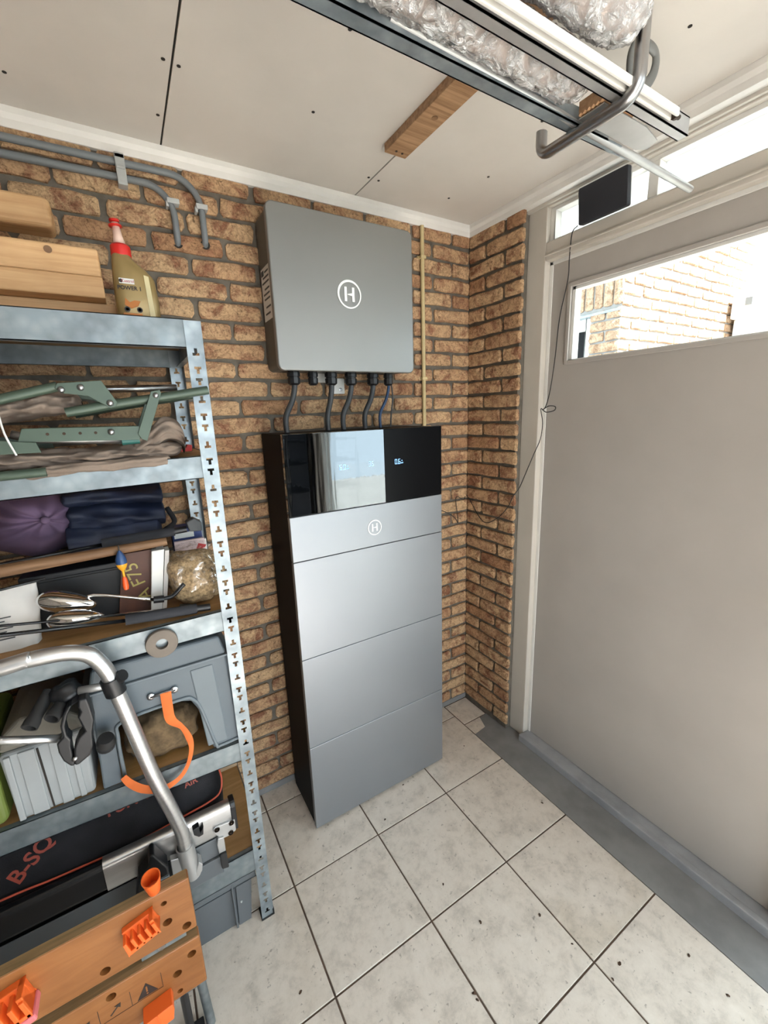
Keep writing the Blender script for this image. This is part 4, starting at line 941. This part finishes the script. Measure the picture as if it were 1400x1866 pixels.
# ------------------------------------------------------------------ bottom shelf: black bag, bicycle carrier
T1 = .2825
bg = thing('black_bag', 'long black bag with orange piping and lettering on the bottom shelf', 'bag', (-1.7, -.28, T1))
def bagf(u, v):
    # cross-section in y,z swept along x with rounded right end
    xx = -1.322-.80*v; e = min(1, max(.02, (v*.80)/.075)); e = math.sqrt(max(0, 1-(1-e)**2)) if e < 1 else 1
    prof = [(-.418, .40), (-.425, .452), (-.395, .53), (-.345, .605), (-.25, .60), (-.14, .58), (-.12, .44), (-.13, .30), (-.27, T1+.002), (-.40, T1+.004), (-.43, .33)]
    i = u*len(prof); k = int(i) % len(prof); a, b_ = Vector(prof[k]), Vector(prof[(k+1) % len(prof)]); c = a.lerp(b_, i-int(i))
    cc = Vector((-.28, .46)); c = cc+(c-cc)*(.62+.38*e) if v < .1 else c
    if v < .003: c = cc+(c-cc)*.5
    w_ = .006*nz((xx*6, c.x*8, c.y*8), 1, 9)
    return (xx, c.x+w_, max(c.y+w_, T1))
MB().grid(bagf, 55, 70, True).build('body', 'dark_fabric', bg, smooth=True)
pip = [A(396, 1392, -.385), A(404, 1420, -.41), A(400, 1445, -.425), A(380, 1462, -.432), A(345, 1482, -.434), A(245, 1536, -.434), A(104, 1599, -.434), A(0, 1642, -.434), (-2.1, -.434, A(0, 1642, -.434)[2])]
MB().tube(smooth_path(pip, 5), .0027, 8).build('piping', 'piping_orange', bg, smooth=True)
tn = Vector((0, .32, 1)).normalized()
def bagtext(s_, u, v, size, rot, y=-.405):
    vv, ff = text_geo(s_, size, .0008, True); c = A(u, v, y); a = math.radians(rot)
    ux = Vector((math.cos(a), .0, 0))+tn*math.sin(a); uy = -Vector((math.sin(a), 0, 0))+tn*math.cos(a)
    MB().add(vv, ff, frame(c, ux, uy)).build('lettering', 'print_orange', bg, fix=False)
bagtext('B-SQ', 58, 1566, .047, 40, -.437); bagtext('FUN T', 236, 1462, .036, 3, -.430); bagtext('AIR', 348, 1426, .022, 6, -.428)

cb = MB().box(-1.44, -1.242, -.104, -.10, T1, T1+.315).build('cardboard_sheet', 'cardboard'); tag(cb, 'brown cardboard sheet standing behind the black bag at the rear upright', 'cardboard')
ca = thing('bicycle_carrier', 'folded silver bicycle carrier with black clamps leaning on the shelves', 'bicycle carrier', (-1.6, -.48, T1))
YT_ = -.52
tp = [(-2.05, YT_, 1.065), A(0, 1218, YT_), A(60, 1201, YT_), A(120, 1190, YT_), A(160, 1193, YT_), A(186, 1212, YT_), A(205, 1243, YT_), A(240, 1322, YT_), A(282, 1418, YT_), A(316, 1482, -.515), A(331, 1515, -.51), A(338, 1545, -.505), A(343, 1572, -.50)]
MB().tube(smooth_path(tp, 6), .0165, 16).build('frame_tube', 'aluminium', ca, smooth=True)
a_, b_ = Vector(A(336, 1540, -.504)), Vector(A(352, 1592, -.500)); d_ = (b_-a_).normalized()
L_ = (b_-a_).length
sk_ = MB().lathe([(.0185, 0), (.0215, .001), (.0215, L_), (.0185, L_+.001), (.0185, 0)], tuple(a_), tuple(d_), 20, cap=False).build('tube_socket', 'stool_edge', ca, smooth=True, auto=40); sk_.data.materials.clear(); sk_.data.materials.append(M['aluminium_matt'])
MB().prism([(A(u, v, -.512)[0], A(u, v, -.512)[2]) for u, v in ((362, 1566), (369, 1570), (368, 1582), (362, 1592), (355, 1590))], 'y', -.52, -.49).build('socket_lug', 'aluminium_matt', ca, bevel=.002)
c0, c1 = Vector(A(201, 1236, YT_)), Vector(A(212, 1262, YT_))
co = MB().tube([tuple(c0), tuple(c1)], .0215, 18).build('collar', 'black_plastic', ca, smooth=True, auto=40)
MB().lathe([(.014, 0), (.015, .004), (.013, .018), (.0, .0181)], A(214, 1236, -.52), (.7, -.5, .5), 12).build('knob', 'black_plastic', co, smooth=True, auto=40)
MB().tube([A(205, 1247, -.515), A(143, 1259, -.505)], .0085, 12).build('arm_rod', 'aluminium_matt', ca, smooth=True)
MB().grid(blob(Vector(A(122, 1262, -.485)), .032, .03, .026, 41, .25, 1.6), 24, 16, True).build('arm_block', 'black_plastic', ca, smooth=True)
def c4(x, y): return (x/5, 1180+y/5)
lj = [(660, 500), (620, 590), (598, 690), (618, 770), (655, 810), (652, 870), (672, 970), (684, 1000), (690, 1040), (655, 1050), (585, 1005), (540, 930), (522, 850), (575, 790), (555, 690), (575, 590), (620, 510)]
rj = [(715, 455), (795, 432), (830, 520), (862, 630), (845, 740), (855, 860), (825, 950), (730, 1030), (690, 1045), (676, 1000), (682, 880), (720, 790), (775, 735), (740, 670), (712, 610), (735, 560), (712, 520)]
cj = None
for j, pts in (('clamp_jaw', lj), ('clamp_jaw', rj)):
    o_ = MB().prism([(A(*c4(*p), -.525)[0], A(*c4(*p), -.525)[2]) for p in pts], 'y', -.538, -.505).build(j, 'black_plastic', ca, bevel=.004, seg=3); cj = o_
bp_ = A(*c4(683, 1018), -.54); MB().lathe([(.006, 0), (.006, .002), (.003, .0045), (.0, .005)], (bp_[0], -.538, bp_[2]), (0, -1, 0), 12).build('bolt', 'steel', cj, smooth=True)
for (p0, p1) in (((265, 735), (450, 400)), ((470, 650), (650, 380))):
    a_ = Vector(A(*c4(*p0), -.53)); b_ = Vector(A(*c4(*p1), -.47)); d_ = (b_-a_).normalized(); L_ = (b_-a_).length
    MB().lathe([(.010, .03), (.0125, 0), (.0155, 0), (.0155, .012), (.0135, .02), (.0125, L_), (.0, L_+.001)], tuple(a_), tuple(d_), 16).build('clamp_cup', 'black_rubber', ca, smooth=True, auto=40)
MB().tube([(-2.05, -.50, A(0, 1350, -.5)[2]+.004), A(0, 1350, -.50), A(110, 1346, -.515)], .0085, 12).build('cross_rod', 'aluminium', ca, smooth=True)
MB().lathe([(.016, 0), (.019, .004), (.019, .012), (.017, .014), (.019, .016), (.019, .026), (.016, .036), (.0, .0361)], A(193, 1362, -.49), (.15, -.35, .9), 16).build('ribbed_knob', 'black_rubber', ca, smooth=True, auto=40)
# rail with end bracket, leg and lower tray
MB().prism(rrect(-.480, -.446, .405, .497, .014), 'x', -1.628, -1.322).build('rail', 'aluminium', ca, smooth=True, auto=40)
MB().prism(rrect(-.477, -.449, .410, .490, .012), 'x', -2.1, -1.628).build('rail_sleeve', 'black_plastic', ca, bevel=.002)
MB().prism(rrect(-.484, -.442, .400, .502, .016), 'x', -1.322, -1.308).build('rail_cap', 'black_plastic', ca, bevel=.002)
bp = MB().prism([(A(200+x/5, 1380+y/5, -.485)[0], A(200+x/5, 1380+y/5, -.485)[2]) for x, y in ((942, 655), (960, 640), (1140, 565), (1152, 660), (1105, 705), (1040, 735), (985, 720), (948, 690))], 'y', -.486, -.480).build('end_bracket', 'aluminium_matt', ca, bevel=.0015)
for x, y in ((978, 662), (1110, 600), (1105, 688)):
    p = A(200+x/5, 1380+y/5, -.487); MB().lathe([(.0025, .003), (.0025, .001), (.0062, .001), (.0062, .003), (.0075, .003), (.0075, 0)], (p[0], -.485, p[2]), (0, -1, 0), 12).build('screw', 'bolt_dark', bp)
pl_ = [(985, 740), (1040, 722), (1052, 800), (1062, 880), (1004, 900), (978, 800)]
MB().prism([(A(200+x/5, 1380+y/5, -.49)[0], A(200+x/5, 1380+y/5, -.49)[2]) for x, y in pl_], 'y', -.492, -.482).build('leg', 'aluminium_matt', ca, bevel=.002)
pl_ = [(1000, 880), (1062, 850), (1086, 985), (1022, 1005)]
MB().prism([(A(200+x/5, 1380+y/5, -.493)[0], A(200+x/5, 1380+y/5, -.493)[2]) for x, y in pl_], 'y', -.500, -.480).build('leg_foot', 'black_rubber', ca, bevel=.003)
MB().box(-2.1, -1.362, -.478, -.474, .345, .405).box(-2.1, -1.362, -.486, -.474, .288, .345).box(-2.1, -1.362, -.486, -.45, .286, .290).build('tray', 'crate_grey', ca, bevel=.002)
MB().prism([(A(u, v, -.485)[0], A(u, v, -.485)[2]) for u, v in ((350, 1508), (362, 1500), (364, 1512), (370, 1500), (370, 1515), (362, 1520), (353, 1517))], 'y', -.496, -.478).build('catch', 'black_plastic', ca, bevel=.002)
MB().prism([(A(u, v, -.51)[0], A(u, v, -.51)[2]) for u, v in ((272, 1549), (280, 1546), (305, 1568), (310, 1600), (300, 1640), (248, 1640), (252, 1590), (270, 1566))], 'y', -.53, -.49).build('wheel_chock', 'black_plastic', ca, bevel=.004)
MB().prism([(A(u, v, -.5)[0], A(u, v, -.5)[2]) for u, v in ((310, 1566), (328, 1560), (338, 1600), (318, 1612))], 'y', -.505, -.487).build('strap_buckle', 'aluminium_matt', ca, bevel=.002)

# ------------------------------------------------------------------ floor: crate, folding workbench, leaf bits
cr = thing('plastic_crate', 'grey plastic crate on the floor under the shelving unit', 'crate', (-1.6, -.28, 0))
b = MB()
b.prism([(-1.90, .001), (-1.300, .001), (-1.284, .168), (-1.91, .168)], 'y', -.432, -.425).prism([(-1.90, .001), (-1.300, .001), (-1.284, .168), (-1.91, .168)], 'y', -.12, -.113)
b.box(-1.90, -1.30, -.43, -.115, .001, .006)
b.add([(-1.300, -.43, .001), (-1.300, -.115, .001), (-1.284, -.115, .168), (-1.284, -.43, .168), (-1.306, -.43, .001), (-1.306, -.115, .001), (-1.29, -.115, .168), (-1.29, -.43, .168)], [(0,1,2,3), (7,6,5,4), (0,3,7,4), (1,5,6,2)])
b.add([(-1.900, -.43, .001), (-1.900, -.115, .001), (-1.91, -.115, .168), (-1.91, -.43, .168)], [(0,1,2,3)])
b.build('body', 'crate_grey', cr)
MB().box(-1.92, -1.274, -.444, -.425, .160, .166).box(-1.92, -1.274, -.446, -.438, .168, .182).box(-1.92, -1.274, -.12, -.105, .160, .182).box(-1.29, -1.274, -.444, -.105, .16, .182).box(-1.92, -1.905, -.444, -.105, .16, .182).build('rim', 'crate_grey', cr, bevel=.002)
for x in (-1.345, -1.62, -1.88): MB().prism([(x-.003, .003), (x+.003, .003), (x+.003, .175), (x-.003, .175)], 'y', -.447, -.43).build('rib', 'crate_grey', cr, bevel=.001)
MB().prism([(-1.340, .003), (-1.302, .003), (-1.288, .16), (-1.335, .16)], 'y', -.442, -.43).build('corner_panel', 'crate_grey', cr, bevel=.002)
MB().lathe([(.004, 0), (.003, .002), (.0, .003)], (-1.325, -.442, .09), (0, -1, 0), 8).build('stud', 'clip_grey', cr)

YW = -.70
wm = thing('folding_workbench', 'folded workbench with two orange-brown wooden jaws in the foreground', 'workbench', (-1.76, -.64, 0))
def cut_board(name, x0, x1, z0, z1, holes, prints=()):
    o = MB().box(x0, x1, YW, YW+.026, z0, z1).build(name, 'bench_wood', wm)
    bv = o.modifiers.new('round', 'BEVEL'); bv.width = .0035; bv.segments = 2
    cut = MB()
    for x, z, r in holes: cut.lathe([(r, -.02), (r, .06)], (x, YW, z), (0, 1, 0), 16)
    me = bpy.data.meshes.new('cutter'); me.from_pydata(cut.v, [], cut.f); co_ = bpy.data.objects.new('cutter', me); COL.objects.link(co_)
    bm = bmesh.new(); bm.from_mesh(me); bmesh.ops.recalc_face_normals(bm, faces=bm.faces); bm.to_mesh(me); bm.free()
    o.parent = None; o.location = OFF[o.name]; mod = o.modifiers.new('holes', 'BOOLEAN'); mod.operation = 'DIFFERENCE'; mod.object = co_; mod.solver = 'EXACT'
    bpy.context.view_layer.update()
    nm = bpy.data.meshes.new_from_object(o.evaluated_get(bpy.context.evaluated_depsgraph_get()))
    o.modifiers.clear(); o.data = nm; bpy.data.objects.remove(co_)
    o.parent = wm; o.location = OFF[o.name]-OFF[wm.name]
    return o
def c6(x, y): return A(x/3.333, 1580+y/3.333, YW)
H1 = [(*[c6(x, y)[i] for i in (0, 2)], r) for x, y, r in ((995, 222, .006), (1018, 335, .0095), (1135, 355, .0095), (640, 632, .0095))]
H2 = [(*[c6(x, y)[i] for i in (0, 2)], r) for x, y, r in ((1165, 527, .0095), (1078, 648, .0095), (1095, 752, .006), (675, 790, .0095))]
b1 = cut_board('upper_jaw', -2.06, -1.446, .434, .578, H1); b2 = cut_board('lower_jaw', -2.06, -1.445, .262, .406, H2)
for z in (.578, .406): pass
MB().box(-2.055, -1.449, YW+.002, YW+.024, .5778, .5786).build('worn_edge', 'bench_edge', b1); MB().box(-2.055, -1.448, YW+.002, YW+.024, .4058, .4066).build('worn_edge', 'bench_edge', b2)
def peg(x, z, ang, par, mat='peg_orange', ridges=True, s_=1.0, side=None):
    m = Matrix.Translation((x, YW, z)) @ Matrix.Rotation(math.radians(ang), 4, 'Y') @ Matrix.Scale(s_, 4)
    b = MB()
    if ridges:
        b.box(-.030, .030, -.012, .0, -.019, .019, m)
        for i in range(5): b.box(-.030+.0135*i, -.030+.0135*i+.006, -.034, -.011, -.019, .013, m)
        b.box(-.030, .030, -.034, -.0, -.019, -.012, m)
        b.box(.022, .030, -.030, -.0, -.019, .019, m)
    else:
        b.prism([(-.028, -.02), (.022, -.022), (.030, .004), (.030, .020), (-.028, .020)], 'y', -.034, 0, m); b.box(-.002, .0, -.0355, -.03, -.02, .02, m)
    o = b.build('bench_peg', mat, wm, bevel=.0015, label='bright orange plastic clamping peg')
    if side: MB().prism([(-.031, -.03), (.033, -.03), (.033, -.018), (-.031, -.018)], 'y', -.036, 0, m).build('peg_side', side, o, bevel=.003)
    return o
p = c6(855, 335); peg(p[0], p[2], -14, wm)
p = c6(40, 800); peg(p[0], p[2], -10, wm, s_=1.25, side='peg_pink')
p = c6(970, 835); peg(p[0], p[2]+.004, -8, wm, ridges=False)
kp_ = Vector(A(284, 1630, -.685)); kt = Vector((kp_.x-.002, -.70, kp_.z+.075))
kd = (kt-kp_)
MB().lathe([(.0115, -.02), (.0115, .018), (.0, .0181)], tuple(kp_), tuple(kd), 14).build('knob_stem', 'black_plastic', wm, smooth=True, auto=40)
MB().lathe([(.010, .016), (.0122, .018), (.018, .060), (.0185, .064), (.0165, .064), (.011, .03), (.0, .029)], tuple(kp_), tuple(kd), 20).build('crank_knob', 'peg_orange', wm, smooth=True, auto=40)
# printed marks on the lower jaw
m6 = frame(c6(892, 742), (1, 0, 0), (0, 0, 1)); m6.translation.y = YW-.0002
MB().prism([(-.020, -.017), (.020, -.017), (0, .019)], 'z', 0, .0004, m6).build('warning_triangle', 'dark_print', b2)
MB().box(-.0015, .0015, -.006, .009, .0003, .0007, m6).box(-.0015, .0015, -.012, -.009, .0003, .0007, m6).build('exclamation_mark', 'bench_wood', b2)
ln = MB()
for dx in (-.060, -.115): 
    ln.prism([(dx-.01, -.010), (dx+.004, .004), (dx+.0, .008), (dx+.012, .010), (dx+.010, -.002), (dx+.006, .002), (dx-.008, -.012)], 'z', 0, .0004, m6)
for dx in (-.030, .030, -.088, -.140): ln.box(dx-.0005, dx+.0005, -.02, .022, 0, .0004, m6)
ln.box(-.14, .03, -.0205, -.0195, 0, .0004, m6)
ln.build('printed_signs', 'dark_print', b2)
# folded steel frame behind the jaws
for x in (-1.50, -1.98):
    MB().box(x-.018, x+.018, YW+.026, YW+.032, .24, .58).build('jaw_rail', 'galvanised_dark', wm, bevel=.001)
    MB().tube([(x, YW+.05, .0), (x, YW+.045, .56)], .012, 10, flat=(1, .8)).build('leg', 'black_plastic', wm, smooth=True, auto=40)
    MB().tube([(x+.045, YW+.075, .0), (x+.03, YW+.07, .40)], .011, 10).build('leg', 'galvanised_dark', wm, smooth=True, auto=40)
    MB().box(x-.03, x+.03, YW+.03, YW+.09, .0, .02).build('foot', 'black_rubber', wm, bevel=.003)
MB().box(-2.0, -1.47, YW+.04, YW+.06, .20, .235).build('cross_bar', 'galvanised_dark', wm, bevel=.002)
MB().tube([(-1.52, YW+.01, .42), (-1.52, YW+.06, .42)], .008, 8).build('screw_spindle', 'steel', wm); MB().box(-1.56, -1.47, YW+.012, YW+.03, .411, .431).build('screw_block', 'galvanised_dark', wm)

lf = MB(); lf.add([(-.006, -.003, .0005), (.0, -.005, .003), (.007, -.001, .0008), (.006, .003, .002), (.0, .004, .0035), (-.007, .002, .0005), (0, 0, .0045)], [(0, 1, 6), (1, 2, 6), (2, 3, 6), (3, 4, 6), (4, 5, 6), (5, 0, 6)])
lo_ = lf.build('leaf_fragment', 'leaf_brown', fix=False); lme = lo_.data; bpy.data.objects.remove(lo_)
for i, (u, v) in enumerate([(808, 1611), (984, 1667), (864, 1810), (870, 1822), (1117, 1784), (1256, 1741), (1327, 1814), (846, 1359), (548, 1808), (1043, 1720), (1130, 1756), (876, 1680), (958, 1610), (988, 1463), (702, 1493), (735, 1430)]):
    p = AZ(u, v, .0015)
    tag(inst('leaf_fragment', lme, (p[0], p[1], .0008), None, rz=R.uniform(0, 6), sc_=(R.uniform(.5, .9),)*3), 'tiny dry brown leaf fragment lying on the floor tiles', 'leaf', 'leaf fragments on the floor')

# wire rack further back along the door wall, seen in the glossy display
wrk = thing('wire_rack', 'black wire rack along the door wall mirrored in the glossy display', 'rack', (-.15, -2.9, 0))
for y in (-2.6, -3.22):
    for x in (-.03, -.27): MB().tube([(x, y, 0), (x, y, 2.0)], .012, 8).build('post', 'black_plastic', wrk)
for z in (.1, .5, .9, 1.15, 1.35, 1.55, 1.9):
    for x in (-.03, -.27): MB().tube([(x, -2.6, z), (x, -3.22, z)], .005, 6).build('wire', 'black_plastic', wrk)
    MB().box(-.27, -.03, -3.22, -2.6, z-.002, z+.001).build('shelf_sheet', 'black_plastic', wrk)
box('back_sheet', 'dark_fabric', wrk, -.02, -.01, -3.22, -2.6, .05, 1.95)
